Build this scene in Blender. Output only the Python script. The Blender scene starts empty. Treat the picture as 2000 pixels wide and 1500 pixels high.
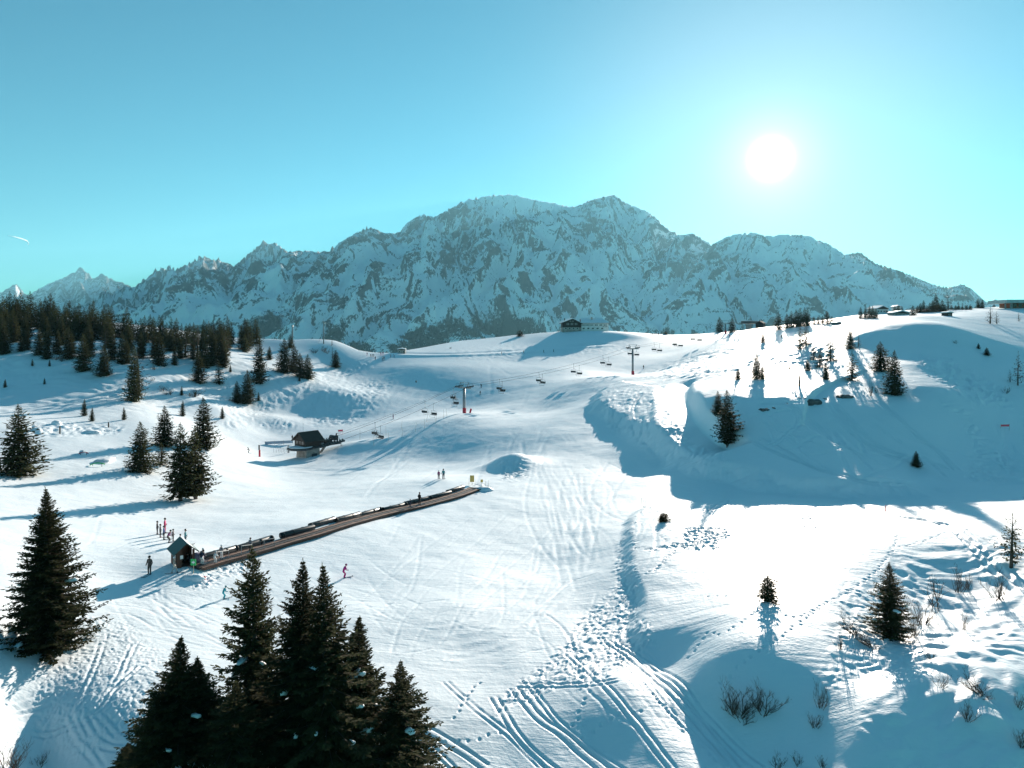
import bpy, math, random
import numpy as np
from mathutils import Vector, Matrix, noise as mnoise

# ------------------------------------------------------------------ camera, sky, sun, exposure
SC = bpy.context.scene
COL = SC.collection
F = 1400.0            # focal length in photograph pixels (2000 px wide)
YH = 650.0            # photograph row of the horizon
CX = 1000.0
cam_d = bpy.data.cameras.new('camera')
cam = bpy.data.objects.new('camera', cam_d)
COL.objects.link(cam)
cam.location = (0, 0, 0)
cam.rotation_euler = (math.radians(90), 0, 0)
cam_d.sensor_fit = 'HORIZONTAL'
cam_d.sensor_width = 36.0
cam_d.lens = 36.0 * F / 2000.0
cam_d.shift_y = -(750.0 - YH) / 2000.0
cam_d.clip_start = 0.5
cam_d.clip_end = 90000.0
SC.camera = cam

SUN_PX = (1505.0, 310.0)
sdir = Vector(((SUN_PX[0] - CX) / F, 1.0, (YH - SUN_PX[1]) / F)).normalized()
SUN_AZ = math.atan2(sdir.x, sdir.y)
SUN_EL = math.asin(sdir.z)

world = bpy.data.worlds.new('World')
SC.world = world
world.use_nodes = True
wn = world.node_tree
wn.nodes.clear()
w_out = wn.nodes.new('ShaderNodeOutputWorld')
w_bg = wn.nodes.new('ShaderNodeBackground')
w_bg.inputs['Strength'].default_value = 0.055
w_sky = wn.nodes.new('ShaderNodeTexSky')
w_sky.sky_type = 'NISHITA'
w_sky.sun_disc = False
w_sky.sun_elevation = SUN_EL
w_sky.sun_rotation = SUN_AZ
w_sky.altitude = 1900.0
w_sky.air_density = 1.0
w_sky.dust_density = 0.25
w_sky.ozone_density = 1.0
w_tint = wn.nodes.new('ShaderNodeMix')          # the cool teal cast of the winter air
w_tint.data_type = 'RGBA'
w_tint.blend_type = 'MULTIPLY'
w_tint.inputs['Factor'].default_value = 1.0
SKY_TINT = (0.25, 0.755, 0.775, 1.0)
w_tint.inputs['B'].default_value = SKY_TINT
wn.links.new(w_sky.outputs['Color'], w_tint.inputs['A'])
# the sun itself and the bright air right round it
w_geo = wn.nodes.new('ShaderNodeNewGeometry')
w_dot = wn.nodes.new('ShaderNodeVectorMath')
w_dot.operation = 'DOT_PRODUCT'
w_dot.inputs[1].default_value = (-sdir.x, -sdir.y, -sdir.z)
wn.links.new(w_geo.outputs['Incoming'], w_dot.inputs[0])
def wmath(op, a, b=None, clamp=False):
    n = wn.nodes.new('ShaderNodeMath')
    n.operation = op
    n.use_clamp = clamp
    for i, v in enumerate((a, b)):
        if v is None:
            continue
        if isinstance(v, (int, float)):
            n.inputs[i].default_value = v
        else:
            wn.links.new(v, n.inputs[i])
    return n.outputs[0]
w_cos = wmath('MAXIMUM', w_dot.outputs['Value'], 0.0)
w_disc = wmath('MULTIPLY', wmath('POWER', w_cos, 9000.0), 60.0)
w_aur = wmath('MULTIPLY', wmath('POWER', w_cos, 700.0), 3.2)
w_aur2 = wmath('MULTIPLY', wmath('POWER', w_cos, 36.0), 2.4)
w_glow = wmath('ADD', wmath('ADD', w_disc, w_aur), w_aur2)
w_gc = wn.nodes.new('ShaderNodeMix')
w_gc.data_type = 'RGBA'
w_gc.blend_type = 'MULTIPLY'
w_gc.inputs['Factor'].default_value = 1.0
w_gc.inputs['A'].default_value = (1.0, 0.74, 0.64, 1.0)
wn.links.new(w_glow, w_gc.inputs['B'])
w_add = wn.nodes.new('ShaderNodeMix')
w_add.data_type = 'RGBA'
w_add.blend_type = 'ADD'
w_add.inputs['Factor'].default_value = 1.0
wn.links.new(w_tint.outputs['Result'], w_add.inputs['A'])
wn.links.new(w_gc.outputs['Result'], w_add.inputs['B'])
wn.links.new(w_add.outputs['Result'], w_bg.inputs['Color'])
wn.links.new(w_bg.outputs['Background'], w_out.inputs['Surface'])

sun_d = bpy.data.lights.new('sun', 'SUN')
sun_d.energy = 4.3
sun_d.angle = math.radians(0.5)
sun_d.color = (1.0, 0.88, 0.76)
sun = bpy.data.objects.new('sun', sun_d)
sun.rotation_euler = sdir.to_track_quat('Z', 'Y').to_euler()
COL.objects.link(sun)

SC.view_settings.view_transform = 'Standard'
SC.view_settings.look = 'None'
SC.view_settings.gamma = 1.0
SC.view_settings.exposure = 1.55
SC.view_settings.use_curve_mapping = False
SC.cycles.use_denoising = True
SC.cycles.max_bounces = 6
SC.cycles.diffuse_bounces = 4
SC.cycles.glossy_bounces = 2
SC.cycles.transparent_max_bounces = 4
SC.cycles.volume_bounces = 0

# ------------------------------------------------------------------ numpy noise
def _hash(ix, iy, seed):
    h = (ix.astype(np.int64) * 374761393 + iy.astype(np.int64) * 668265263 + seed * 1442695041) & 0xFFFFFFFF
    h = ((h ^ (h >> 13)) * 1274126177) & 0xFFFFFFFF
    h = h ^ (h >> 16)
    return (h & 0xFFFFFF).astype(np.float64) / float(0xFFFFFF)

def gnoise(x, y, seed=0):
    """gradient noise in about -1..1"""
    x = np.asarray(x, dtype=np.float64)
    y = np.asarray(y, dtype=np.float64)
    x0 = np.floor(x)
    y0 = np.floor(y)
    fx = x - x0
    fy = y - y0
    ix = x0.astype(np.int64)
    iy = y0.astype(np.int64)
    u = fx * fx * fx * (fx * (fx * 6 - 15) + 10)
    v = fy * fy * fy * (fy * (fy * 6 - 15) + 10)
    def g(i, j, dx, dy):
        a = _hash(i, j, seed) * (2 * math.pi)
        return np.cos(a) * dx + np.sin(a) * dy
    n00 = g(ix, iy, fx, fy)
    n10 = g(ix + 1, iy, fx - 1, fy)
    n01 = g(ix, iy + 1, fx, fy - 1)
    n11 = g(ix + 1, iy + 1, fx - 1, fy - 1)
    return 1.45 * ((n00 * (1 - u) + n10 * u) * (1 - v) + (n01 * (1 - u) + n11 * u) * v)

def fbm(x, y, octaves=4, gain=0.5, lac=2.03, seed=0):
    s = 0.0
    a = 1.0
    for k in range(octaves):
        s = s + a * gnoise(x, y, seed + 17 * k)
        x = x * lac + 3.7
        y = y * lac - 1.9
        a *= gain
    return s

def ridged(x, y, octaves=5, gain=0.5, lac=2.05, seed=0):
    s = 0.0
    a = 1.0
    w = 1.0
    for k in range(octaves):
        n = 1.0 - np.abs(gnoise(x, y, seed + 31 * k))
        n = n * n
        s = s + a * n * w
        w = np.clip(n * 1.6, 0, 1)
        x = x * lac + 5.1
        y = y * lac + 2.3
        a *= gain
    return s

def sstep(a, b, x):
    t = np.clip((x - a) / (b - a), 0, 1)
    return t * t * (3 - 2 * t)
# ------------------------------------------------------------------ material helpers
class NT:
    """a small wrapper round a node tree"""
    def __init__(self, name):
        self.m = bpy.data.materials.new(name)
        self.m.use_nodes = True
        self.t = self.m.node_tree
        self.b = self.t.nodes['Principled BSDF']
    def n(self, kind, **kw):
        nd = self.t.nodes.new(kind)
        for k, v in kw.items():
            setattr(nd, k, v)
        return nd
    def l(self, a, b):
        self.t.links.new(a, b)
    def coord(self, which='Object'):
        return self.n('ShaderNodeTexCoord').outputs[which]
    def noise(self, vec, scale, detail=3, rough=0.55, dist=0.0, out='Fac'):
        nd = self.n('ShaderNodeTexNoise')
        nd.inputs['Scale'].default_value = scale
        nd.inputs['Detail'].default_value = detail
        nd.inputs['Roughness'].default_value = rough
        nd.inputs['Distortion'].default_value = dist
        if vec is not None:
            self.l(vec, nd.inputs['Vector'])
        return nd.outputs[out]
    def ramp(self, fac, stops):
        nd = self.n('ShaderNodeValToRGB')
        cr = nd.color_ramp
        while len(cr.elements) > 1:
            cr.elements.remove(cr.elements[-1])
        for i, (p, c) in enumerate(stops):
            e = cr.elements[0] if i == 0 else cr.elements.new(p)
            e.position = p
            e.color = (c[0], c[1], c[2], 1.0)
        self.l(fac, nd.inputs['Fac'])
        return nd.outputs['Color']
    def mix(self, fac, a, b, blend='MIX'):
        nd = self.n('ShaderNodeMix', data_type='RGBA', blend_type=blend)
        for key, v in (('Factor', fac), ('A', a), ('B', b)):
            if isinstance(v, (int, float)):
                nd.inputs[key].default_value = v
            elif isinstance(v, (tuple, list)):
                nd.inputs[key].default_value = (v[0], v[1], v[2], 1.0)
            else:
                self.l(v, nd.inputs[key])
        return nd.outputs['Result']
    def math(self, op, a, b=None, clamp=False):
        nd = self.n('ShaderNodeMath', operation=op, use_clamp=clamp)
        for i, v in enumerate((a, b)):
            if v is None:
                continue
            if isinstance(v, (int, float)):
                nd.inputs[i].default_value = v
            else:
                self.l(v, nd.inputs[i])
        return nd.outputs[0]
    def attr(self, name, out='Fac'):
        nd = self.n('ShaderNodeAttribute')
        nd.attribute_name = name
        return nd.outputs[out]
    def bump(self, h, strength=0.5, dist=0.05, normal=None):
        nd = self.n('ShaderNodeBump')
        nd.inputs['Strength'].default_value = strength
        nd.inputs['Distance'].default_value = dist
        self.l(h, nd.inputs['Height'])
        if normal is not None:
            self.l(normal, nd.inputs['Normal'])
        return nd.outputs['Normal']
    def set(self, **kw):
        for k, v in kw.items():
            k = k.replace('_', ' ')
            inp = self.b.inputs[k]
            if hasattr(v, 'is_linked') or hasattr(v, 'links'):
                self.l(v, inp)
            elif isinstance(v, (tuple, list)) and len(v) == 3:
                inp.default_value = (v[0], v[1], v[2], 1.0)
            else:
                inp.default_value = v
        return self

M = {}
def plain(name, col, rough=0.6, metal=0.0, var=0.25, scale=6.0, bump=0.15):
    """a surface with a little uneven colour and grain"""
    t = NT(name)
    co = t.coord()
    nz = t.noise(co, scale, 4)
    lo = tuple(c * (1 - var) for c in col)
    hi = tuple(min(1.0, c * (1 + var)) for c in col)
    t.set(Base_Color=t.ramp(nz, [(0.3, lo), (0.7, hi)]), Roughness=rough, Metallic=metal)
    if bump:
        t.set(Normal=t.bump(t.noise(co, scale * 6, 3), bump, 0.01))
    M[name] = t.m
    return t.m
# ------------------------------------------------------------------ the snow terrain near the camera
def P(px, py, Y):
    """a point seen at photograph pixel (px, py) at depth Y metres"""
    return ((px - CX) / F * Y, Y, -(py - YH) / F * Y)

CTRL = [  # photograph pixel and measured depth (from the size of people, trees, pylons)
    # bright floor round the hut and the conveyor
    (355,1105,72),(250,1120,70),(435,1165,67),(672,1125,76),(860,938,128),(930,957,121),(600,1022,93),
    (1100,1100,83),(900,1200,66),(1180,1000,104),(1280,930,124),(1080,905,146),(740,990,108),(760,1080,84),
    (550,935,150),(600,893,180),(487,888,182),(460,1000,104),(300,1040,88),(150,1040,84),(760,915,158),
    (1000,1000,106),(700,1200,65),(500,1240,59.5),(1000,1150,74),
    # left
    (35,927,116),(275,917,130),(360,976,113),(-60,985,92),(0,985,94),(0,1100,66),(90,1272,52),(0,1205,53),(180,1180,61),
    (-120,1150,58),(-120,1300,45),(0,1420,44),(100,1500,43.5),(-100,1560,38),(250,1280,53),(250,1400,46),(330,1500,42),(150,1400,46),
    (480,1400,47),(600,1600,38.5),(800,1600,39.5),(300,1650,36),(0,1700,36),
    # foreground middle
    (900,1300,57),(1000,1400,49.5),(1000,1500,45),(1160,1300,56.5),(1300,1420,48),(1230,1330,53.1),(1390,1500,44.5),(850,1500,44),(1150,1450,47.5),
    (1200,1650,39),(1000,1700,37),(900,1420,48),
    # right knoll
    (1260,1100,77),(1300,1030,88),(1500,1050,81),(1500,1000,92),(1380,1000,93),(1700,1040,82),(1900,1040,82),(1985,1015,88),
    (1330,1180,66),(1500,1172,62),(1650,1150,66),(1740,1110,72),(1400,1290,53.5),(1500,1310,51.5),(1620,1300,52),
    (1290,1310,55.6),(1370,1400,49.6),(1440,1480,46),(1600,1480,44.3),(1740,1245,58),(1900,1150,69),(1975,1105,72),
    (1850,1300,51),(1960,1300,51),(1800,1450,44),(1700,1420,45),(1990,1480,43),(2080,1250,57),(2100,1050,78),
    (1600,1650,38.3),(1900,1650,38),(2150,1500,44),
    # piste behind the knoll and the foot of the shaded hill
    (1700,990,101),(1550,985,103),(1900,985,104),(1420,975,110),(1650,975,108),(1800,972,110),(2050,960,112),
    # shaded face and its top
    (1600,792,146),(1700,775,152),(1800,790,148),(1500,800,146),(1420,866,134),(1560,745,170),(1480,742,178),(1650,745,168),(1745,768,158),
    (1400,770,165),(1340,800,158),(1880,850,137),(1900,940,118),(1990,845,143),(1990,935,121),(2080,860,140),
    # upper right
    (1720,715,182),(1620,700,200),(1560,660,250),(1640,640,275),(1720,625,290),(1800,617,262),(1800,660,215),(1800,715,178),
    (1860,640,232),(1900,690,200),(1880,760,165),(1985,755,170),(1960,690,205),(1950,630,265),(1900,606,330),(1985,600,330),(1880,605,345),
    (2080,600,330),(2080,690,210),(1700,612,400),(1600,628,420),(1500,640,390),(1420,650,370),(1400,670,320),(1500,680,270),(1430,700,255),
    (1370,720,240),(1300,750,222),(1340,745,215),
    # middle: lobe bank, piste, mound
    (1240,752,228),(1150,790,206),(1220,850,165),(1300,905,136),(1270,810,180),(1080,800,218),(1000,790,235),(1180,735,262),(1237,733,294),
    (910,807,213),(905,797,250),(900,816,200),(1000,822,197),(1080,850,172),(800,845,192),(860,905,163),(740,880,180),(950,880,168),(700,890,177),
    (640,850,212),(520,845,215),(440,850,198),(1000,740,290),(850,760,280),(1100,720,310),
    # middle distance
    (640,822,237),(700,790,258),(760,770,272),(700,741,300),(650,745,287),(600,770,262),(770,692,348),(740,697,342),(820,700,340),
    (830,717,312),(950,716,318),(900,690,352),(1000,688,362),(1000,708,335),(1080,675,390),(830,682,372),(900,668,405),(1000,657,430),
    (1140,648,430),(1100,662,405),(1200,668,395),(1250,660,410),(1300,655,440),(1200,695,350),(1300,690,350),(1350,668,380),
    # left hill with the forest
    (300,836,168),(200,840,160),(100,835,156),(0,832,152),(400,845,182),(0,762,206),(120,765,206),(250,788,200),(380,745,240),(330,790,212),
    (430,800,218),(480,788,240),(500,742,260),(560,735,275),(600,738,280),(650,715,320),(690,690,338),(655,672,342),(620,668,340),
    (560,672,330),(500,690,310),(450,668,330),(400,690,272),(330,690,264),(250,660,286),(250,715,234),(150,690,242),(150,640,302),
    (50,640,300),(0,690,238),(0,630,312),(-100,620,340),(-100,740,212),(-120,850,140),(340,645,335),(100,600,440),(300,640,440),(480,650,400),
]
CX_, CY_ = [], []
_pts = np.array([P(*c) for c in CTRL])
_u = np.stack([_pts[:, 0] / _pts[:, 1] * 1.7, np.log(_pts[:, 1]) * 1.25], 1)
def _tps(r2):
    return 0.5 * r2 * np.log(r2 + 1e-9)
_n = len(_u)
_K = _tps(((_u[:, None, :] - _u[None]) ** 2).sum(-1)) + np.eye(_n) * 8e-4
_A = np.zeros((_n + 3, _n + 3))
_A[:_n, :_n] = _K
_A[:_n, _n] = 1
_A[:_n, _n + 1:] = _u
_A[_n, :_n] = 1
_A[_n + 1:, :_n] = _u.T
_w = np.linalg.solve(_A, np.concatenate([_pts[:, 2], np.zeros(3)]))
# coarse table of the base surface in (a = X/Y, log Y), read back with a cubic
A0, A1, NA = -1.15, 1.15, 331
L0, L1, NL = math.log(18.0), math.log(720.0), 331
_ga, _gl = np.meshgrid(np.linspace(A0, A1, NA), np.linspace(L0, L1, NL))
_q = np.stack([_ga.ravel() * 1.7, _gl.ravel() * 1.25], 1)
BASE = np.empty(len(_q))
for _i in range(0, len(_q), 20000):
    _d = ((_q[_i:_i + 20000, None, :] - _u[None]) ** 2).sum(-1)
    BASE[_i:_i + 20000] = _tps(_d) @ _w[:_n] + _w[_n] + _q[_i:_i + 20000] @ _w[_n + 1:]
BASE = BASE.reshape(NL, NA)

def _cub(p0, p1, p2, p3, t):
    return p1 + 0.5 * t * (p2 - p0 + t * (2 * p0 - 5 * p1 + 4 * p2 - p3 + t * (3 * (p1 - p2) + p3 - p0)))
def table(T, X, Y):
    X = np.asarray(X, float)
    Y = np.maximum(np.asarray(Y, float), 18.1)
    a = np.clip((X / Y - A0) / (A1 - A0) * (NA - 1), 1.0, NA - 2.001)
    l = np.clip((np.log(Y) - L0) / (L1 - L0) * (NL - 1), 1.0, NL - 2.001)
    i = np.floor(a).astype(int)
    j = np.floor(l).astype(int)
    ta = a - i
    tl = l - j
    rows = [_cub(T[j + k, i - 1], T[j + k, i], T[j + k, i + 1], T[j + k, np.minimum(i + 2, NA - 1)], ta) for k in (-1, 0, 1)]
    rows.append(_cub(*[T[np.minimum(j + 2, NL - 1), np.clip(i + k, 0, NA - 1)] for k in (-1, 0, 1, 2)], ta))
    return _cub(*rows, tl)

def base_z(X, Y):
    return table(BASE, X, Y)

def ray(px, py, fn, y0=26.0, y1=700.0):
    """where the sight line of a photograph pixel meets the ground: X, Y, Z"""
    Ys = np.exp(np.linspace(math.log(y0), math.log(y1), 700))
    a = (px - CX) / F
    s = -(py - YH) / F
    d = s * Ys - fn(a * Ys, Ys)
    k = np.where(d <= 0)[0]
    if len(k) == 0:
        k = [int(np.argmin(np.abs(d)))]
    k = k[0]
    if k == 0:
        Yv = Ys[0]
    else:
        t = d[k - 1] / (d[k - 1] - d[k] + 1e-12)
        Yv = Ys[k - 1] + (Ys[k] - Ys[k - 1]) * t
    X = a * Yv
    return float(X), float(Yv), float(fn(np.array([X]), np.array([Yv]))[0])

def seg_dist(X, Y, pts):
    """distance to a polyline, signed side (left of travel +), fraction along"""
    best = np.full(X.shape, 1e18)
    side = np.zeros(X.shape)
    along = np.zeros(X.shape)
    pts = np.asarray(pts, float)
    L = np.concatenate([[0], np.cumsum(np.hypot(*(pts[1:, :2] - pts[:-1, :2]).T))])
    for k in range(len(pts) - 1):
        ax, ay = pts[k, :2]
        bx, by = pts[k + 1, :2]
        ex, ey = bx - ax, by - ay
        l2 = ex * ex + ey * ey + 1e-12
        t = np.clip(((X - ax) * ex + (Y - ay) * ey) / l2, 0, 1)
        dx = X - ax - t * ex
        dy = Y - ay - t * ey
        d2 = dx * dx + dy * dy
        m = d2 < best
        best = np.where(m, d2, best)
        side = np.where(m, np.sign(ex * dy - ey * dx), side)
        along = np.where(m, L[k] + t * math.sqrt(l2), along)
    return np.sqrt(best), side, along / max(L[-1], 1e-9), L[-1]

def smooth_line(pts, n=6):
    """Catmull-Rom through the points"""
    pts = [np.array(p, float) for p in pts]
    out = []
    for k in range(len(pts) - 1):
        p0 = pts[max(k - 1, 0)]
        p1, p2 = pts[k], pts[k + 1]
        p3 = pts[min(k + 2, len(pts) - 1)]
        for q in range(n):
            t = q / n
            out.append(0.5 * (2 * p1 + (p2 - p0) * t + (2 * p0 - 5 * p1 + 4 * p2 - p3) * t * t + (3 * p1 - p0 - 3 * p2 + p3) * t ** 3))
    out.append(pts[-1])
    return np.array(out)

def px_line(px, fn=base_z, n=5):
    return smooth_line([ray(x, y, fn)[:2] for x, y in px], n)

# --- larger shapes of the ground added on the smooth base
def seg_box(X, Y, line, pad):
    return (X > line[:, 0].min() - pad) & (X < line[:, 0].max() + pad) & (Y > line[:, 1].min() - pad) & (Y < line[:, 1].max() + pad)

class Shape:
    def __init__(self):
        self.items = []
    def mound(self, px, py, rx, ry, h, rot=0.0, p=1.0):
        x, y, _ = ray(px, py, base_z)
        self.items.append(('m', x, y, rx, ry, h, math.radians(rot), p))
    def bank(self, px, h, w, back, side=1):
        self.items.append(('b', px_line(px), h, w, back, side))
    def road(self, px, w, fade, dz=0.0):
        ln = px_line(px)
        z = base_z(ln[:, 0], ln[:, 1])
        k = np.ones(7) / 7
        z = np.convolve(np.pad(z, 3, mode='edge'), k, 'valid')
        self.items.append(('r', ln, z + dz, w, fade))
    def apply(self, X, Y, Z):
        for it in self.items:
            if it[0] == 'm':
                _, x, y, rx, ry, h, rot, p = it
                dx, dy = X - x, Y - y
                c, s = math.cos(rot), math.sin(rot)
                e = ((dx * c + dy * s) / rx) ** 2 + ((-dx * s + dy * c) / ry) ** 2
                Z = Z + h * np.exp(-e ** p)
            elif it[0] == 'b':
                _, ln, h, w, back, sd = it
                m = seg_box(X, Y, ln, back * 3 + w)
                if not m.any():
                    continue
                d, s, al, LL = seg_dist(X[m], Y[m], ln)
                sg = d * s * sd + 0.22 * w * fbm(X[m] / 5.0, Y[m] / 5.0, 4, seed=77)
                ends = sstep(0.0, 0.1, al) * (1 - sstep(0.9, 1.0, al))
                Z = Z.copy()
                Z[m] += h * ends * sstep(-0.15 * w, w, sg) * np.exp(-(np.maximum(sg - w, 0) / back) ** 2)
            else:
                _, ln, lz, w, fade = it
                m = seg_box(X, Y, ln, w + fade)
                if not m.any():
                    continue
                d, s, al, LL = seg_dist(X[m], Y[m], ln)
                acc = np.concatenate([[0], np.cumsum(np.hypot(*(ln[1:] - ln[:-1]).T))])
                tz = np.interp(al * LL, acc, lz)
                k = (1 - sstep(w, w + fade, d)) * sstep(0.0, 0.06, al) * (1 - sstep(0.94, 1.0, al))
                Z = Z.copy()
                Z[m] += (tz - Z[m]) * k
        return Z
SH = Shape()
# edge where the groomed piste meets the right-hand hills
SH.bank([(1292,744),(1205,752),(1160,772),(1147,797),(1190,838),(1262,884),(1340,925),(1430,948),(1530,966),(1660,974),(1800,972),(1890,950)], 2.0, 5.0, 42, 1)
SH.bank([(1290,985),(1228,1008),(1212,1060),(1214,1120),(1232,1180),(1228,1240),(1250,1300)], 0.6, 1.5, 6, 1)
SH.road([(1330,745),(1312,775),(1322,815),(1350,853),(1395,884),(1430,900)], 3.2, 2.5)
SH.road([(760,690),(830,693),(900,692),(1000,687),(1100,680),(1200,672)], 3.0, 4.0)
#SH.road([(440,842),(520,815),(590,775),(650,738),(720,708),(775,692)], 4.5, 5.0)
#SH.bank([(588,815),(590,795),(620,765),(660,742),(700,735)], 3.4, 6.0, 14, -1)
SH.mound(672, 780, 13, 15, 2.6, 20)
SH.mound(535, 826, 8, 8, 1.5)
SH.mound(1000, 912, 5.5, 6, 2.7)
SH.mound(1195, 655, 22, 12, 2.0)
SH.mound(1810, 655, 22, 18, 3.2)
SH.mound(1850, 775, 10, 12, 1.6)
SH.mound(700, 873, 9, 6, 1.1)

# table with the shapes in it, used to seat everything
def shaped(X, Y):
    return SH.apply(np.asarray(X, float), np.asarray(Y, float), base_z(X, Y))

def G(px, py):
    """ground point under a photograph pixel"""
    return ray(px, py, shaped)
# ------------------------------------------------------------------ the ground sheet
NR1, NR2, NR3 = 560, 230, 60
NCI, NCO = 800, 30
_rl = np.concatenate([
    np.linspace(math.log(27.0), math.log(42.0), 30, endpoint=False),
    np.linspace(math.log(42.0), math.log(150.0), NR1, endpoint=False),
    np.linspace(math.log(150.0), math.log(470.0), NR2, endpoint=False),
    np.linspace(math.log(470.0), math.log(1500.0), NR3)])
_ca = np.concatenate([np.linspace(-1.1, -0.765, NCO, endpoint=False), np.linspace(-0.765, 0.765, NCI, endpoint=False), np.linspace(0.765, 1.1, NCO)])
GA, GL = np.meshgrid(_ca, _rl)
GY = np.exp(GL)
GX = GA * GY
_crest = np.interp(CX + F * GA, [0, 250, 450, 560, 655, 700, 770, 830, 900, 1000, 1140, 1250, 1400, 1600, 1700, 1800, 1860, 2000],
                   [355, 345, 345, 338, 350, 345, 352, 380, 412, 436, 442, 450, 440, 430, 405, 400, 352, 350])
_yc = np.minimum(GY, _crest)
GZ = shaped(GA * _yc, _yc)
# past the crest the land drops into the valley
_fall = np.maximum(GY - _crest, 0)
GZ = GZ - 0.06 * _fall - 0.0016 * _fall ** 2
GZ = np.maximum(GZ, -520.0 - 0.1 * _fall)
NRT, NCT = GZ.shape

def poly_mask(px, soft_px=10.0, wob=14.0, seed=3):
    """mask of a region of ground outlined in the photograph, with a ragged edge"""
    sx = CX + F * GX / GY
    sy = YH - F * GZ / GY
    p = np.array(px, float)
    lo = p.min(0) - 40
    hi = p.max(0) + 40
    m = (sx > lo[0]) & (sx < hi[0]) & (sy > lo[1]) & (sy < hi[1]) & (GY < 470)
    out = np.zeros(GX.shape)
    if not m.any():
        return out
    x = sx[m]
    y = sy[m]
    if wob:
        r = np.maximum(GY[m], 30)
        x = x + wob * fbm(GX[m] / 3.0, GY[m] / 3.0, 3, seed=seed) * 60 / r
        y = y + wob * 0.6 * fbm(GX[m] / 3.0 + 40, GY[m] / 3.0, 3, seed=seed + 5) * 60 / r
    ins = np.zeros(x.shape, bool)
    best = np.full(x.shape, 1e9)
    k = len(p)
    for i in range(k):
        x0, y0 = p[i]
        x1, y1 = p[(i + 1) % k]
        c = ((y0 > y) != (y1 > y))
        xi = (x1 - x0) * (y - y0) / (y1 - y0 + 1e-9) + x0
        ins ^= c & (x < xi)
        ex, ey = x1 - x0, y1 - y0
        t = np.clip(((x - x0) * ex + (y - y0) * ey) / (ex * ex + ey * ey + 1e-9), 0, 1)
        best = np.minimum(best, np.hypot(x - x0 - t * ex, y - y0 - t * ey))
    sg = np.where(ins, best, -best)
    out[m] = sstep(-soft_px, soft_px, sg)
    return out

# --- broad natural undulation
GZ0 = GZ.copy()
near = 1 - sstep(250, 400, GY)
GZ += near * 0.10 * fbm(GX / 9.0, GY / 9.0, 3, seed=11)
GZ += near * 0.35 * fbm(GX / 38.0, GY / 38.0, 2, seed=12) * sstep(60, 140, GY)

# --- chopped-up snow: heaps and ski marks, strength in metres
def chop(px, amp, size=1.2, seed=21, ang=0.0, stretch=1.0, soft=10):
    k = poly_mask(px, soft, seed=seed)
    m = k > 0.001
    if not m.any():
        return
    c, s = math.cos(math.radians(ang)), math.sin(math.radians(ang))
    x = (GX[m] * c + GY[m] * s) / stretch
    y = -GX[m] * s + GY[m] * c
    wx = x + 0.7 * size * gnoise(x / size / 2, y / size / 2, seed + 50)
    wy = y + 0.7 * size * gnoise(x / size / 2 + 9, y / size / 2, seed + 51)
    h = np.abs(gnoise(wx / size, wy / size, seed)) - 0.33 + 0.45 * fbm(wx / size * 2.4, wy / size * 2.4, 2, seed=seed + 1)
    GZ[m] += amp * k[m] * h
chop([(1170,1180),(1240,1100),(1250,1180),(1275,1260),(1180,1330),(1060,1350),(960,1400),(1010,1330),(1100,1270),(1130,1210)], 0.15, 0.45, 21, 55, 2.2)
chop([(1225,1010),(1250,1020),(1235,1100),(1245,1170),(1205,1180),(1200,1090)], 0.14, 0.5, 22, 20, 2.0)
chop([(150,1190),(250,1215),(320,1280),(310,1400),(130,1500),(60,1420),(60,1330),(130,1290)], 0.09, 0.35, 23, 35, 1.0)
chop([(590,800),(640,755),(720,740),(770,745),(740,790),(690,830),(610,830)], 0.45, 2.2, 24, 30, 1.6)
chop([(500,828),(540,818),(580,828),(560,842),(510,838)], 0.4, 2.0, 25)
chop([(975,900),(1025,900),(1030,930),(980,938)], 0.4, 1.2, 26)
chop([(1160,760),(1290,760),(1340,850),(1460,920),(1400,940),(1300,890),(1220,840)], 0.30, 1.6, 27, 70, 2.5)
chop([(1240,735),(1330,700),(1420,680),(1580,660),(1640,680),(1600,720),(1480,720),(1350,742)], 0.50, 2.3, 28, 20, 2.2)
chop([(430,800),(520,770),(620,735),(720,700),(730,712),(600,770),(480,830),(440,845)], 0.35, 2.0, 29, 30, 1.5)
chop([(1780,690),(1860,700),(1960,760),(1980,800),(1900,790),(1800,720)], 0.6, 2.6, 30)
chop([(1830,780),(1880,820),(1900,880),(1880,940),(1990,945),(1990,900),(1930,870),(1890,800)], 0.40, 1.6, 31, 30, 2)
chop([(1760,1100),(2000,1060),(2010,1500),(1750,1500),(1640,1260),(1720,1240)], 0.40, 4.6, 32, 0, 1, 60)
chop([(1640,1150),(1740,1130),(1760,1320),(1620,1330)], 0.15, 1.4, 33, 0, 1, 30)
chop([(30,830),(140,825),(240,835),(230,845),(110,850),(20,845)], 0.5, 2.4, 34)
chop([(0,680),(470,690),(700,720),(480,790),(0,800)], 0.5, 6.0, 35, 0, 1.8, 25)
chop([(880,680),(1000,672),(1240,668),(1240,690),(1000,706),(880,702)], 0.25, 4.0, 36)
chop([(380,1120),(480,1090),(520,1100),(420,1140),(370,1150)], 0.25, 0.6, 37)
chop([(920,945),(955,940),(960,960),(925,965)], 0.3, 0.8, 38)
chop([(1330,1030),(1420,1030),(1410,1070),(1360,1075),(1240,1072),(1330,1062)], 0.26, 0.5, 39, soft=4)
chop([(1560,1000),(1610,1005),(1590,1030),(1560,1028)], 0.22, 0.5, 40, soft=4)
chop([(1250,985),(1330,990),(1440,995),(1520,1000),(1500,1008),(1330,1005),(1240,1010)], 0.12, 0.7, 41, soft=4)

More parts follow.
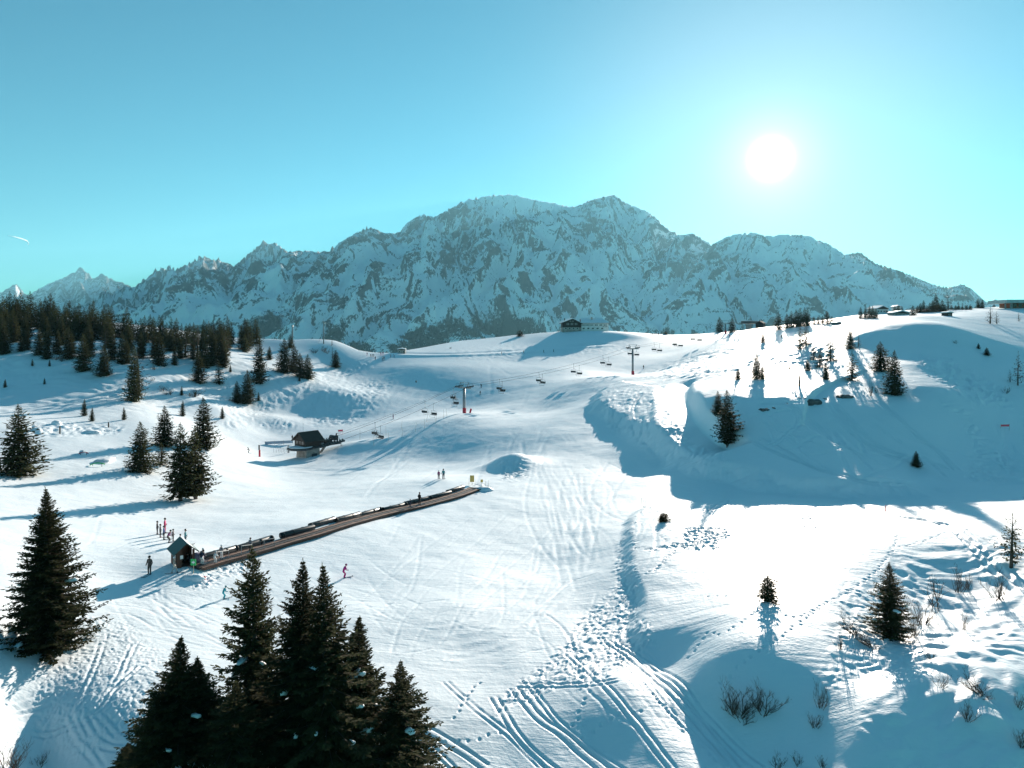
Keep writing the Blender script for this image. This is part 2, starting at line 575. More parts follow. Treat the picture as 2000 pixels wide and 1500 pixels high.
# --- ski tracks: pairs of grooves with a soft lip
def groove(line, depth, width, jit=0.0, seed=0):
    pad = width * 4
    rows = (_rl > math.log(max(line[:, 1].min() - pad, 27))) & (_rl < math.log(line[:, 1].max() + pad))
    if not rows.any():
        return
    r0, r1 = np.where(rows)[0][[0, -1]]
    sub = (slice(r0, r1 + 1), slice(None))
    m = seg_box(GX[sub], GY[sub], line, pad)
    if not m.any():
        return
    x = GX[sub][m]
    y = GY[sub][m]
    if jit:
        x = x + jit * gnoise(x / 1.5, y / 1.5, seed)
        y = y + jit * gnoise(x / 1.5 + 7, y / 1.5, seed)
    d, s, al, LL = seg_dist(x, y, line)
    e = sstep(0, 0.04, al) * (1 - sstep(0.96, 1, al))
    v = -depth * np.exp(-(d / width) ** 2) + 0.25 * depth * np.exp(-((d - 1.8 * width) / (0.7 * width)) ** 2)
    z = GZ[sub]
    z[m] += v * e * (0.75 + 0.5 * gnoise(x / 1.1, y / 1.1, seed + 3))

def track(px, depth=0.22, width=0.20, pair=0.55, seed=0):
    ln = px_line(px, shaped, 6)
    t = np.gradient(ln, axis=0)
    t /= np.linalg.norm(t, axis=1)[:, None] + 1e-9
    nrm = np.stack([-t[:, 1], t[:, 0]], 1)
    if pair:
        for sg in (-0.5, 0.5):
            groove(ln + nrm * pair * sg, depth, width, 0.05, seed + int(10 * sg))
    else:
        groove(ln, depth, width, 0.05, seed)

for _k, (_a, _b) in enumerate([
    (960,1085),]): pass
for _k, ln in enumerate([
    [(868,1330),(930,1385),(1000,1440),(1060,1500)],
    [(962,1358),(1000,1420),(1040,1470),(1090,1510)],
    [(1000,1340),(1050,1400),(1105,1440),(1190,1510)],
    [(1022,1325),(1080,1400),(1135,1450),(1230,1515)],
    [(1105,1275),(1170,1330),(1240,1410),(1320,1510)],
    [(1180,1250),(1240,1290),(1310,1350),(1380,1430),(1450,1510)],
    [(1190,1262),(1235,1300),(1290,1370),(1360,1440),(1440,1520)],
    [(1200,1255),(1290,1310),(1370,1390),(1500,1510)],
    [(825,1420),(880,1450),(950,1500)],
    [(820,1440),(860,1475),(890,1505)],
    [(1010,1338),(1090,1340),(1170,1335),(1210,1328)],
]):
    track(ln, 0.07 + 0.035 * (_k % 3), 0.10, 0.42 + 0.1 * (_k % 3), 60 + _k)
for _k, ln in enumerate([
    [(205,1235),(185,1300),(150,1380),(100,1440)], [(262,1255),(230,1330),(190,1390),(130,1420)],
    [(275,1300),(220,1350),(160,1400),(60,1430)], [(180,1380),(220,1420),(250,1445),(280,1440)],
    [(130,1395),(150,1440),(180,1470),(200,1500)], [(160,1395),(190,1440),(240,1460),(300,1445)], [(0,1380),(50,1372),(90,1355)], [(0,1395),(60,1385),(100,1370)],
]):
    track(ln, 0.05 + 0.03 * (_k % 3), 0.10, 0.40, 90 + _k)
for _k, ln in enumerate([   # marks on the shaded hill and the lit lobes
    [(1480,850),(1540,880),(1600,915),(1700,940),(1800,950)], [(1620,790),(1660,840),(1720,880),(1790,900)], [(1625,785),(1690,850),(1760,885),(1860,915)],
    [(1480,790),(1540,790),(1560,820),(1530,850),(1500,870)], [(1710,780),(1770,830),(1830,880),(1870,920)], [(1440,850),(1500,875),(1580,905)],
    [(1380,1005),(1400,990),(1420,978)],
    [(1730,1003),(1800,1015),(1880,1030),(1950,1060)], [(1735,1005),(1830,1020),(1900,1062),(1930,1100),(1990,1150)], [(1840,1020),(1920,1085),(2000,1160)],
    [(1200,790),(1195,815),(1210,845)], [(1250,770),(1235,800),(1245,850)],
]):
    track(ln, 0.20, 0.26, 0.8, 120 + _k)
# piste-basher lines on the groomed floor
for _k, ln in enumerate([
    [(830,1245),(960,1225),(1060,1170),(1130,1110)], [(850,1262),(980,1240),(1090,1175),(1160,1105)], [(820,1228),(930,1210),(1030,1150)],
    [(860,1280),(1000,1255),(1110,1180)], [(1100,900),(1130,960),(1150,1050),(1130,1130)], [(1060,905),(1090,980),(1100,1080)],
    [(960,880),(1010,850),(1090,845),(1120,870)], [(760,905),(860,870),(960,840)], [(800,910),(900,880),(1000,855)], [(700,893),(800,860),(900,825)],
    [(740,900),(830,860),(940,828)], [(1230,900),(1300,935),(1400,965)], [(1240,915),(1320,950),(1400,975)],
]):
    track(ln, 0.022, 0.30, 1.2, 140 + _k)

# faint curving ski tracks all over the pistes
_rk = np.random.default_rng(31)
for (x0, x1, y0, y1), (dx, dy), cnt, dep in [
    ((820, 1180, 1000, 1180), (-170, 130), 34, 0.030), ((1040, 1200, 860, 980), (40, 170), 22, 0.032), ((1150, 1350, 930, 990), (-60, 130), 8, 0.03),
    ((760, 960, 830, 870), (-120, 62), 22, 0.05), ((960, 1080, 830, 870), (-40, 70), 12, 0.05), ((880, 1120, 725, 775), (-90, 34), 16, 0.06),
    ((640, 800, 720, 770), (-60, 60), 12, 0.06), ((480, 760, 1090, 1200), (190, 40), 20, 0.025), ((200, 340, 1130, 1200), (150, 60), 16, 0.03),
    ((1450, 1720, 800, 850), (190, 80), 16, 0.20), ((1180, 1280, 780, 820), (20, 60), 8, 0.14), ((1850, 1960, 800, 880), (70, 60), 10, 0.10),
    ((1000, 1250, 1190, 1260), (130, 180), 10, 0.05), ((100, 480, 1010, 1060), (-140, 40), 8, 0.02)]:
    for _q in range(cnt):
        a = np.array([_rk.uniform(x0, x1), _rk.uniform(y0, y1)])
        e = np.array([dx, dy]) * _rk.uniform(0.5, 1.3) + _rk.normal(0, 14, 2)
        nv = np.array([-e[1], e[0]]) * _rk.normal(0, 0.16)
        ln = px_line([tuple(a), tuple(a + e * 0.33 + nv), tuple(a + e * 0.66 + nv * _rk.uniform(-0.6, 1.0)), tuple(a + e)], shaped, 5)
        if np.hypot(*(ln[1:] - ln[:-1]).T).max() > 30:
            continue
        Ym = ln[:, 1].mean()
        groove(ln, dep * _rk.uniform(0.4, 1.1), max(0.13, 0.0024 * Ym), 0.03, int(_rk.integers(1000)))

# --- footprints
def prints(px, step=0.75, r=0.105, depth=0.085, gap=0.10, seed=0):
    ln = px_line(px, shaped, 6)
    acc = np.concatenate([[0], np.cumsum(np.hypot(*(ln[1:] - ln[:-1]).T))])
    rng = np.random.default_rng(seed)
    for k, s in enumerate(np.arange(0, acc[-1], step)):
        x = np.interp(s, acc, ln[:, 0]) + gap * (1 if k % 2 else -1) * 0.7 + rng.normal(0, 0.05)
        y = np.interp(s, acc, ln[:, 1]) + rng.normal(0, 0.08)
        j = int(np.searchsorted(_rl, math.log(y)))
        i = int(np.searchsorted(_ca, x / y))
        w = 7
        sub = (slice(max(j - w, 0), j + w), slice(max(i - w, 0), i + w))
        d2 = ((GX[sub] - x) / r) ** 2 + ((GY[sub] - y) / (r * 1.5)) ** 2
        GZ[sub] += -depth * np.exp(-d2 ** 2) + 0.15 * depth * np.exp(-(np.sqrt(d2) - 1.7) ** 2 / 0.15)
for _k, ln in enumerate([
    [(1490,1182),(1440,1220),(1400,1240),(1385,1235),(1340,1290)], [(1515,1195),(1560,1205),(1610,1180),(1680,1140),(1740,1080),(1758,1030)],
    [(1410,1330),(1470,1280),(1530,1240),(1600,1190)], [(1225,1020),(1270,1030),(1300,1055),(1330,1062)], [(1215,1025),(1290,1030),(1330,1050),(1365,1072)],
    [(1220,1070),(1260,1072),(1330,1060)], [(1365,1075),(1370,1040),(1355,1010)], [(1280,1115),(1310,1080),(1350,1065)], [(1250,1125),(1290,1105),(1330,1065)],
    [(1385,1165),(1430,1165)], [(890,1400),(920,1350),(940,1330)], [(1120,1420),(1140,1370),(1150,1345)], [(870,1450),(940,1440),(990,1425)],
    [(1170,1240),(1240,1320),(1330,1420),(1420,1510)], [(1180,1250),(1250,1330),(1340,1430)], [(1140,1440),(1200,1405),(1260,1390)],
    [(270,1350),(240,1380),(235,1420)], [(1740,1070),(1790,1062),(1850,1040)], [(1440,1050),(1500,1045),(1550,1030)],
]):
    prints(ln, seed=_k)

def mesh_grid(name, X, Y, Z, mat, smooth=True):
    nr, nc = X.shape
    co = np.stack([X, Y, Z], -1).reshape(-1, 3).astype(np.float32)
    idx = np.arange(nr * nc).reshape(nr, nc)
    q = np.stack([idx[:-1, :-1], idx[:-1, 1:], idx[1:, 1:], idx[1:, :-1]], -1).reshape(-1, 4).astype(np.int32)
    me = bpy.data.meshes.new(name)
    me.vertices.add(len(co))
    me.vertices.foreach_set('co', co.ravel())
    me.loops.add(q.size)
    me.loops.foreach_set('vertex_index', q.ravel())
    me.polygons.add(len(q))
    me.polygons.foreach_set('loop_start', np.arange(0, q.size, 4, dtype=np.int32))
    me.polygons.foreach_set('loop_total', np.full(len(q), 4, dtype=np.int32))
    me.polygons.foreach_set('use_smooth', np.full(len(q), smooth))
    me.update()
    me.validate()
    me.materials.append(mat)
    o = bpy.data.objects.new(name, me)
    COL.objects.link(o)
    return o

def vattr(o, name, arr):
    a = o.data.attributes.new(name, 'FLOAT', 'POINT')
    a.data.foreach_set('value', np.ascontiguousarray(arr, dtype=np.float32).ravel())

def snow_material():
    t = NT('snow')
    co = t.coord()
    dist = t.n('ShaderNodeVectorMath', operation='LENGTH')
    t.l(co, dist.inputs[0])
    fine = t.noise(co, 3.2, 4, 0.6)
    mid = t.noise(co, 0.55, 4, 0.55)
    big = t.noise(co, 0.06, 3, 0.5)
    st = t.n('ShaderNodeMapping')
    st.inputs['Rotation'].default_value = (0, 0, 0.5)
    st.inputs['Scale'].default_value = (0.35, 2.4, 1.0)
    t.l(co, st.inputs['Vector'])
    wind = t.noise(st.outputs['Vector'], 0.8, 4, 0.6, 0.4)
    h = t.math('ADD', t.math('MULTIPLY', fine, 0.035), t.math('MULTIPLY', mid, 0.10))
    h = t.math('ADD', h, t.math('MULTIPLY', wind, 0.07))
    col = t.mix(big, (0.83, 0.905, 0.95), (0.89, 0.94, 0.965))
    t.set(Base_Color=col, Roughness=0.55, Normal=t.bump(h, 0.7, 1.0))
    t.b.inputs['Specular IOR Level'].default_value = 0.25
    M['snow'] = t.m
    return t.m
snow_material()
ground = mesh_grid('ground', GX, GY, GZ, M['snow'])
ground['kind'] = 'structure'

def surf(X, Y):
    """height of the finished ground sheet at a point"""
    a = np.interp(X / Y, _ca, np.arange(NCT))
    l = np.interp(math.log(Y), _rl, np.arange(NRT))
    i, j = min(int(a), NCT - 2), min(int(l), NRT - 2)
    ta, tl = a - i, l - j
    return float((GZ[j, i] * (1 - ta) + GZ[j, i + 1] * ta) * (1 - tl) + (GZ[j + 1, i] * (1 - ta) + GZ[j + 1, i + 1] * ta) * tl)

def at(px, py):
    x, y, z = G(px, py)
    return Vector((x, y, surf(x, y)))
# ------------------------------------------------------------------ the mountain range and the valley
SKY = [(-200,600),(-60,600),(0,572),(18,562),(30,553),(42,566),(52,578),(80,562),(100,552),(130,540),(148,530),(158,520),(168,532),(178,540),(188,545),(197,532),(208,540),(222,548),(240,552),(262,562),(278,548),(288,543),(300,530),
 (316,525),(330,520),(345,526),(360,518),(375,512),(388,503),(395,500),(412,506),(430,508),(455,520),(475,505),(490,492),(505,480),(515,470),(526,478),(536,474),(548,480),(560,492),(580,490),(600,490),(640,492),(655,480),(670,468),
 (700,452),(720,443),(735,448),(750,455),(780,455),(790,440),(803,430),(815,422),(832,418),(845,425),(870,412),(905,393),(950,383),(1000,380),(1040,390),(1085,398),(1118,405),(1135,400),
 (1150,392),(1190,382),(1200,380),(1212,390),(1225,398),(1270,415),(1285,430),(1300,445),(1330,460),(1352,455),(1370,466),(1390,478),(1420,462),(1450,456),(1475,455),(1500,462),
 (1530,458),(1575,460),(1620,478),(1650,497),(1680,493),(1710,515),(1760,530),(1820,555),(1850,562),(1880,555),(1895,562),(1915,580),(1928,592),(1945,583),(1965,600),(2060,620),(2300,640)]
DEPTH = [(-200,20500),(245,20500),(285,14500),(560,13500),(660,12500),(780,12000),(950,11500),(1120,11000),(1200,10400),(1350,9600),(1400,9400),(1600,9000),(1850,9400),(1915,11000),(1925,15000),(2300,15000)]
_sx = np.array([p[0] for p in SKY], float)
_sy = np.array([p[1] for p in SKY], float)
_dx = np.array([p[0] for p in DEPTH], float)
_dy = np.array([p[1] for p in DEPTH], float)

RIDGES = []   # each: points (X, Y, Z), slope near the crest
def add_ridge(pts, k, jag=0.0):
    RIDGES.append((np.array([P(px, py, d) for px, py, d in pts]), k, jag))
# skyline crest in pieces of alike character
def crest(x0, x1, k, step=12.0, jag=0.0):
    xs = np.arange(x0, x1 + 0.1, step)
    add_ridge([(x, np.interp(x, _sx, _sy), np.interp(x, _dx, _dy)) for x in xs], k, jag)
crest(-200, 262, 0.95)
crest(250, 660, 0.80)
crest(640, 1125, 0.62)
crest(1110, 1400, 0.70)
crest(1385, 1930, 0.55)
crest(1918, 2300, 0.9)
for pts, k in [
    # rock pyramid in the middle and the long spur down to the left
    ([(938,393,10900),(905,405,10500),(868,424,10000),(820,452,9500),(770,482,9000),(710,512,8500),(650,545,8000),(590,580,7500),(520,620,7000),(450,660,6500)], 0.62),
    ([(940,393,10900),(985,420,10300),(1020,455,9800),(1050,490,9400),(1080,530,8900),(1110,570,8300),(1150,620,7600),(1190,660,7000)], 0.66),
    ([(940,395,10850),(950,440,10100),(965,480,9500),(1000,492,9100),(1010,520,8600),(1040,560,8000),(1060,610,7300),(1090,660,6700)], 0.72),
    ([(965,480,9500),(920,490,9100),(880,505,8700),(860,530,8300),(830,570,7700),(790,620,7000),(760,660,6500)], 0.72),
    ([(880,505,8700),(800,530,8200),(740,560,7700),(690,600,7200),(640,650,6600)], 0.8),
    ([(930,600,6800),(960,615,6500),(1000,632,6200),(1060,660,5900)], 0.6),
    ([(930,600,6800),(900,625,6400),(850,655,6000),(800,690,5600)], 0.6),
    ([(600,585,7450),(580,620,6900),(560,660,6400)], 0.85),
    ([(700,515,8450),(660,560,7800),(620,610,7100),(600,660,6500)], 0.9),
    # the snowy pyramid right of centre
    ([(1132,402,10900),(1150,440,10200),(1180,480,9600),(1205,520,9000),(1230,560,8500),(1250,600,8000)], 0.78),
    ([(1200,381,10400),(1215,430,9800),(1235,475,9300),(1260,505,8900),(1270,540,8500)], 0.75),
    ([(1275,418,10100),(1300,470,9500),(1290,520,9000),(1275,560,8500),(1290,610,7900),(1310,650,7400)], 0.7),
    ([(1352,456,9600),(1345,500,9100),(1330,545,8600),(1340,590,8000),(1360,640,7400)], 0.75),
    ([(1355,458,9600),(1390,490,9200),(1420,520,8800),(1450,555,8300),(1440,600,7700)], 0.75),
    # the nearer rounded ridge on the right
    ([(1400,585,6600),(1450,572,6700),(1500,556,6900),(1540,548,7000),(1600,545,7000),(1650,540,7000),(1700,552,7000),(1760,572,7000),(1830,590,7000),(1900,610,7000)], 0.42),
    ([(1640,541,7000),(1620,570,6600),(1610,600,6200),(1620,640,5700)], 0.6),
    ([(1475,456,9200),(1490,500,8500),(1500,540,7800)], 0.6),
    ([(1560,460,9000),(1590,500,8400),(1620,535,7600)], 0.55),
    ([(1680,494,9200),(1730,540,8500),(1780,575,7700)], 0.6),
    # needles and ribs on the left
    ([(515,471,13600),(500,510,12900),(470,545,12200),(430,580,11400),(380,620,10500)], 0.85),
    ([(530,475,13600),(545,520,12800),(530,560,12000),(500,600,11000),(470,650,10000)], 0.85),
    ([(395,501,14000),(385,540,13200),(360,570,12500),(320,610,11500)], 0.85),
    ([(345,525,14200),(330,555,13600),(290,590,12700)], 0.85),
    ([(300,532,14400),(285,565,13800),(245,600,12900)], 0.85),
    ([(430,509,13900),(425,545,13100),(400,575,12400)], 0.85),
    ([(600,491,13200),(590,530,12400),(560,570,11500),(540,610,10600)], 0.8),
    ([(722,444,12300),(705,475,11700),(680,500,11200),(640,530,10600)], 0.75),
    ([(832,419,11900),(800,450,11300),(770,475,10800)], 0.75),
    ([(158,521,20500),(170,560,19300),(195,600,18000)], 0.95),
    ([(150,530,20500),(110,575,19200),(70,610,18000)], 0.95),
    ([(197,533,20500),(225,570,19400),(240,610,18200)], 0.95),
]:
    add_ridge(pts, k)

MC, MR = 940, 330
_ma = np.linspace(-0.86, 0.86, MC)
_my = np.concatenate([np.linspace(1300, 4800, 30, endpoint=False), np.linspace(4800, 12000, 235, endpoint=False), np.linspace(12000, 22500, MR - 265)])
MA, MY = np.meshgrid(_ma, _my)
MX = MA * MY
_wx = MX + 260 * fbm(MX / 1500, MY / 1500, 3, seed=201) + 60 * fbm(MX / 300, MY / 300, 2, seed=203)
_wy = MY + 260 * fbm(MX / 1500 + 31, MY / 1500, 3, seed=202) + 60 * fbm(MX / 300 + 13, MY / 300, 2, seed=204)
MZ = np.full(MX.shape, -760.0) + 60 * fbm(MX / 1800, MY / 1800, 3, seed=205)
MS = np.zeros(MX.shape)
for pts, k, jag in RIDGES:
    d_best = np.full(MX.shape, -1e9)
    for q in range(len(pts) - 1):
        ax, ay, az = pts[q]
        bx, by, bz = pts[q + 1]
        ex, ey = bx - ax, by - ay
        t = np.clip(((_wx - ax) * ex + (_wy - ay) * ey) / (ex * ex + ey * ey), 0, 1)
        d = np.hypot(_wx - ax - t * ex, _wy - ay - t * ey)
        z = az + (bz - az) * t - k * 1.15 * d + k * 0.55 * np.maximum(d - 500, 0)
        d_best = np.maximum(d_best, z)
    # soft maximum
    df = np.abs(MZ - d_best)
    MZ = np.maximum(MZ, d_best) + 45.0 * np.exp(-df / 90.0)
# carved relief: gullies and buttresses, running down away from the summits
def fan(cx, depth):
    sx, sy_ = (cx - CX) / F * depth, depth
    return np.arctan2(_wx - sx, sy_ - _wy), np.hypot(_wx - sx, _wy - sy_)
_px0 = CX + F * MX / MY + 40 * fbm(MX / 1200, MY / 1200, 2, seed=270)
_w0 = 1 - sstep(480, 640, _px0)
_w2 = sstep(1180, 1300, _px0)
_w1 = 1 - _w0 - _w2
_fans = [fan(560, 20500), fan(970, 15500), fan(1430, 14500)]
def fanned(fn, ka, kr, octs, seed):
    out = 0.0
    for (th, r), w in zip(_fans, (_w0, _w1, _w2)):
        out = out + w * fn(th * ka, r / kr, octs, 0.55, seed=seed)
    return out
_alt = sstep(-700, 300, MZ)
_f1 = fanned(ridged, 9.0, 4200, 3, 236)
_f2 = fanned(ridged, 26.0, 1800, 3, 237)
_f3 = fanned(ridged, 66.0, 900, 2, 238)
_r = ridged(_wx / 900, _wy / 900, 6, 0.52, seed=230)
_sm = 1 - 0.9 * np.exp(-(((CX + F * MX / MY) - 1030) / 130) ** 2) * sstep(1300, 1900, MZ)     # the smooth summit dome
_sm *= 1 - 0.55 * np.exp(-(((CX + F * MX / MY) - 1560) / 190) ** 2) * sstep(200, 900, MZ)
MZ += _alt * _sm * (70 * (_r - 1.05) + 300 * (_f1 - 0.95) + 120 * (_f2 - 0.95) + 38 * (_f3 - 0.85) + 6 * ridged(MX / 170, MY / 170, 3, 0.55, seed=240) - 18)
# trim each column so the skyline stands where it was measured
_sc = CX + F * _ma
_tgt = (YH - np.interp(_sc, _sx, _sy)) / F
_cur = (MZ / MY).max(0)
_cor = _tgt / np.maximum(_cur, 0.012)
_ker = np.array([1, 2, 3, 2, 1.0]); _ker /= _ker.sum()
_cor = np.convolve(np.pad(_cor, 2, mode='edge'), _ker, 'valid')
_cor = np.clip(_cor, 0.4, 2.0)
MZ = np.where(MZ > 0, MZ * (1 + (_cor[None] - 1) * sstep(0, 500, MZ)), MZ)

_gy, _gx = np.gradient(MZ)
_dyy = np.gradient(MY, axis=0)
_dxx = np.gradient(MX, axis=1)
_slx = _gx / _dxx
_sly = (_gy - _slx * np.gradient(MX, axis=0)) / _dyy
MSL = np.hypot(_slx, _sly)
_lap = np.zeros_like(MZ)
_lap[1:-1, 1:-1] = (MZ[1:-1, 2:] + MZ[1:-1, :-2] + MZ[2:, 1:-1] + MZ[:-2, 1:-1]) / 4 - MZ[1:-1, 1:-1]
_scr = CX + F * MX / MY
_rockbias = 0.16 * np.exp(-((_scr - 430) / 170) ** 2) + 0.10 * np.exp(-((_scr - 950) / 120) ** 2) - 0.22 * np.exp(-((_scr - 1050) / 70) ** 2) * sstep(1300, 1700, MZ) - 0.10 * np.exp(-((_scr - 1560) / 200) ** 2)
_vis = (MY > 5000) & (MZ > -100)
_q = np.quantile(MSL[_vis], [0.3, 0.55, 0.7, 0.9])
print('SLOPEQ', _q)
def patches(lst):
    f = np.zeros(MX.shape)
    sy = YH - F * MZ / MY
    for cx, cy, rx, ry, rot, w in lst:
        c, s_ = math.cos(math.radians(rot)), math.sin(math.radians(rot))
        dx, dy = _scr - cx, sy - cy
        f = np.maximum(f, w * np.exp(-(((dx * c + dy * s_) / rx) ** 2 + ((-dx * s_ + dy * c) / ry) ** 2) ** 1.5))
    return f
# where bare rock stands out of the snow
_rb = patches([(890,432,36,42,-35,.8),(935,440,34,42,0,.75),(1012,440,26,38,25,.8),(930,482,62,13,0,.9),(1050,478,40,14,20,.7),(880,508,64,24,-10,.9),(975,510,52,24,0,.9),
 (1010,545,32,46,10,.9),(1078,535,34,34,20,.8),(1120,580,50,40,30,.45),(800,478,26,40,-40,.7),(740,560,120,70,-30,.5),(620,600,100,60,-35,.55),(680,630,120,40,-30,.5),
 (1150,442,18,34,0,.85),(1175,470,22,18,0,.9),(1212,452,18,40,0,.6),(1105,462,14,11,0,.8),(1235,512,36,20,20,.9),(1290,512,44,30,0,.85),(1335,530,44,38,30,.9),(1262,540,24,30,0,.5),
 (1290,455,26,30,30,.7),(1400,505,62,40,30,.7),(1470,530,36,34,0,.7),(1345,465,22,18,0,.8),(1540,490,60,30,30,.3),(1650,562,34,24,0,.95),(1592,592,24,16,0,.9),(1760,535,80,22,20,.35),(1880,575,30,20,0,.4),
 (400,535,130,34,-12,1.0),(300,560,40,34,-20,1.0),(512,505,36,38,0,1.0),(560,520,46,30,20,.9),(480,550,50,30,0,.8),(640,525,40,22,-20,.7),(705,470,18,26,30,.9),(740,462,14,14,0,.7),(815,436,22,14,-25,.8),
 (155,560,60,36,0,.7),(200,555,34,28,20,.8),(100,590,60,20,0,.4),(30,565,24,20,0,.7),(900,640,120,40,-20,.5),(1180,600,90,40,20,.35),(1290,600,90,30,0,.3)])
_st = fanned(fbm, 34.0, 900, 4, 252)
_st2 = fanned(fbm, 100.0, 420, 2, 255)
_sn = (MSL - _q[1]) / (_q[3] - _q[1])
MROCK = np.clip(0.38 + 0.50 * (_rb - 0.60) + 0.22 * np.clip(_sn, -1.2, 1.2) + 0.42 * (_f2 - 0.95) + 0.36 * (_f3 - 0.95) + 0.16 * _st + 0.26 * _st2 - 0.012 * _lap, 0, 1)
_fz = MZ + 220 * fbm(MX / 900, MY / 900, 3, seed=260)
_fb = patches([(1000,630,80,36,15,1.0),(930,640,50,30,0,.8),(820,670,110,30,-20,1.0),(720,690,80,30,0,1.0),(640,660,70,40,-30,.7),(500,650,120,34,-20,.7),(380,650,100,24,-10,.6),(1090,655,60,20,0,.7),(1330,650,90,14,0,.5)])
MFOR = np.clip(0.5 + 0.8 * (_fb - 0.62) + 0.45 * fbm(_wx / 260 + 0.5 * _wy / 260, _wy / 700, 4, 0.6, seed=261), 0, 1)

def mountain_material():
    t = NT('alpine_rock_and_snow')
    co = t.coord()
    rock_n = t.noise(co, 0.012, 6, 0.65)
    mp = t.n('ShaderNodeMapping')
    mp.inputs['Scale'].default_value = (1.0, 0.35, 0.6)
    t.l(co, mp.inputs['Vector'])
    fv = t.n('ShaderNodeCombineXYZ')
    t.l(t.math('MULTIPLY', t.attr('fall_across'), 1.0 / 40.0), fv.inputs['X'])
    t.l(t.math('MULTIPLY', t.attr('fall_along'), 1.0 / 240.0), fv.inputs['Y'])
    fine = t.noise(fv.outputs['Vector'], 1.0, 8, 0.68, 0.5)
    rock = t.ramp(rock_n, [(0.3, (0.04, 0.043, 0.047)), (0.7, (0.15, 0.145, 0.145))])
    snow = t.mix(t.noise(co, 0.002, 3), (0.90, 0.94, 0.96), (0.95, 0.97, 0.98))
    rk = t.math('ADD', t.math('ADD', t.math('MULTIPLY', t.attr('rock'), 0.62), 0.17), t.math('MULTIPLY', t.math('SUBTRACT', fine, 0.5), 2.3))
    fine2 = t.noise(mp.outputs['Vector'], 0.05, 6, 0.7, 0.4)
    rk = t.math('ADD', rk, t.math('MULTIPLY', t.math('SUBTRACT', fine2, 0.5), 1.1))
    rf = t.ramp(rk, [(0.45, (0, 0, 0)), (0.56, (1, 1, 1))])
    c = t.mix(rf, snow, rock)
    fo = t.math('ADD', t.attr('forest'), t.math('MULTIPLY', t.math('SUBTRACT', t.noise(co, 0.03, 4, 0.7), 0.5), 1.4))
    ff = t.ramp(fo, [(0.48, (0, 0, 0)), (0.60, (1, 1, 1))])
    c = t.mix(ff, c, t.mix(fine, (0.02, 0.028, 0.028), (0.05, 0.06, 0.05)))
    t.set(Base_Color=c, Roughness=0.85, Normal=t.bump(t.math('ADD', fine, rock_n), 0.9, 14.0))
    t.b.inputs['Specular IOR Level'].default_value = 0.1
    M['mountain'] = t.m
    return t.m
mountain_material()
mountains = mesh_grid('mountain_range', MX, MY, MZ, M['mountain'])
vattr(mountains, 'rock', MROCK)
vattr(mountains, 'forest', MFOR)
_sel = np.stack([_w0, _w1, _w2]).argmax(0)
vattr(mountains, 'fall_across', np.choose(_sel, [f[0] * 6500.0 for f in _fans]))
vattr(mountains, 'fall_along', np.choose(_sel, [f[1] for f in _fans]))
mountains['kind'] = 'structure'

# far conifer woods on the lower slopes, one mass
def far_woods():
    rng = np.random.default_rng(4)
    sy = YH - F * MZ / MY
    ok = (MFOR > 0.56) & (MROCK < 0.95) & (sy > 560) & (sy < 720) & (MY > 4000) & (MY < 9500)
    jj, ii = np.where(ok)
    k = rng.choice(len(jj), min(9000, len(jj)), replace=False)
    jj, ii = jj[k], ii[k]
    x = MX[jj, ii] + rng.uniform(-12, 12, len(k))
    y = MY[jj, ii] + rng.uniform(-14, 14, len(k))
    z = MZ[jj, ii] - 3
    h = rng.uniform(16, 34, len(k))
    r = h * rng.uniform(0.16, 0.24, len(k))
    V = np.zeros((len(k), 5, 3))
    for q in range(4):
        V[:, q, 0] = x + r * math.cos(q * 1.571)
        V[:, q, 1] = y + r * math.sin(q * 1.571)
        V[:, q, 2] = z
    V[:, 4] = np.stack([x, y, z + h], 1)
    b = (np.arange(len(k)) * 5)[:, None, None]
    Fc = (b + np.array([[0, 1, 4], [1, 2, 4], [2, 3, 4], [3, 0, 4]])[None]).reshape(-1, 3)
    me = bpy.data.meshes.new('far_woods')
    me.from_pydata(V.reshape(-1, 3).tolist(), [], Fc.tolist())
    t = NT('far_conifers')
    t.set(Base_Color=t.ramp(t.noise(t.coord(), 0.01, 4), [(0.3, (0.012, 0.018, 0.016)), (0.7, (0.04, 0.048, 0.038))]), Roughness=0.9)
    me.materials.append(t.m)
    ob = bpy.data.objects.new('far_woods', me)
    COL.objects.link(ob)
    ob['kind'] = 'stuff'
    ob['label'] = 'dark far conifer woods at the foot of the mountains'
    ob['category'] = 'woods'
far_woods()

# ------------------------------------------------------------------ the air between here and the range
def haze_box():
    x0, x1, y0, y1, z0, z1 = -21000, 21000, -400, 23500, -1300, 2750
    v = [(x, y, z) for x in (x0, x1) for y in (y0, y1) for z in (z0, z1)]
    f = [(0, 1, 3, 2), (4, 6, 7, 5), (0, 4, 5, 1), (2, 3, 7, 6), (0, 2, 6, 4), (1, 5, 7, 3)]
    me = bpy.data.meshes.new('haze')
    me.from_pydata(v, [], f)
    m = bpy.data.materials.new('haze')
    m.use_nodes = True
    t = m.node_tree
    t.nodes.clear()
    o = t.nodes.new('ShaderNodeOutputMaterial')
    pv = t.nodes.new('ShaderNodeVolumePrincipled')
    pv.inputs['Color'].default_value = (0.34, 0.80, 1.0, 1.0)
    pv.inputs['Density'].default_value = 2.7e-5
    pv.inputs['Anisotropy'].default_value = 0.25
    t.links.new(pv.outputs['Volume'], o.inputs['Volume'])
    me.materials.append(m)
    ob = bpy.data.objects.new('haze', me)
    COL.objects.link(ob)
    ob['kind'] = 'stuff'
    ob['label'] = 'pale blue winter haze in the air before the mountains'
    ob['category'] = 'haze'
haze_box()
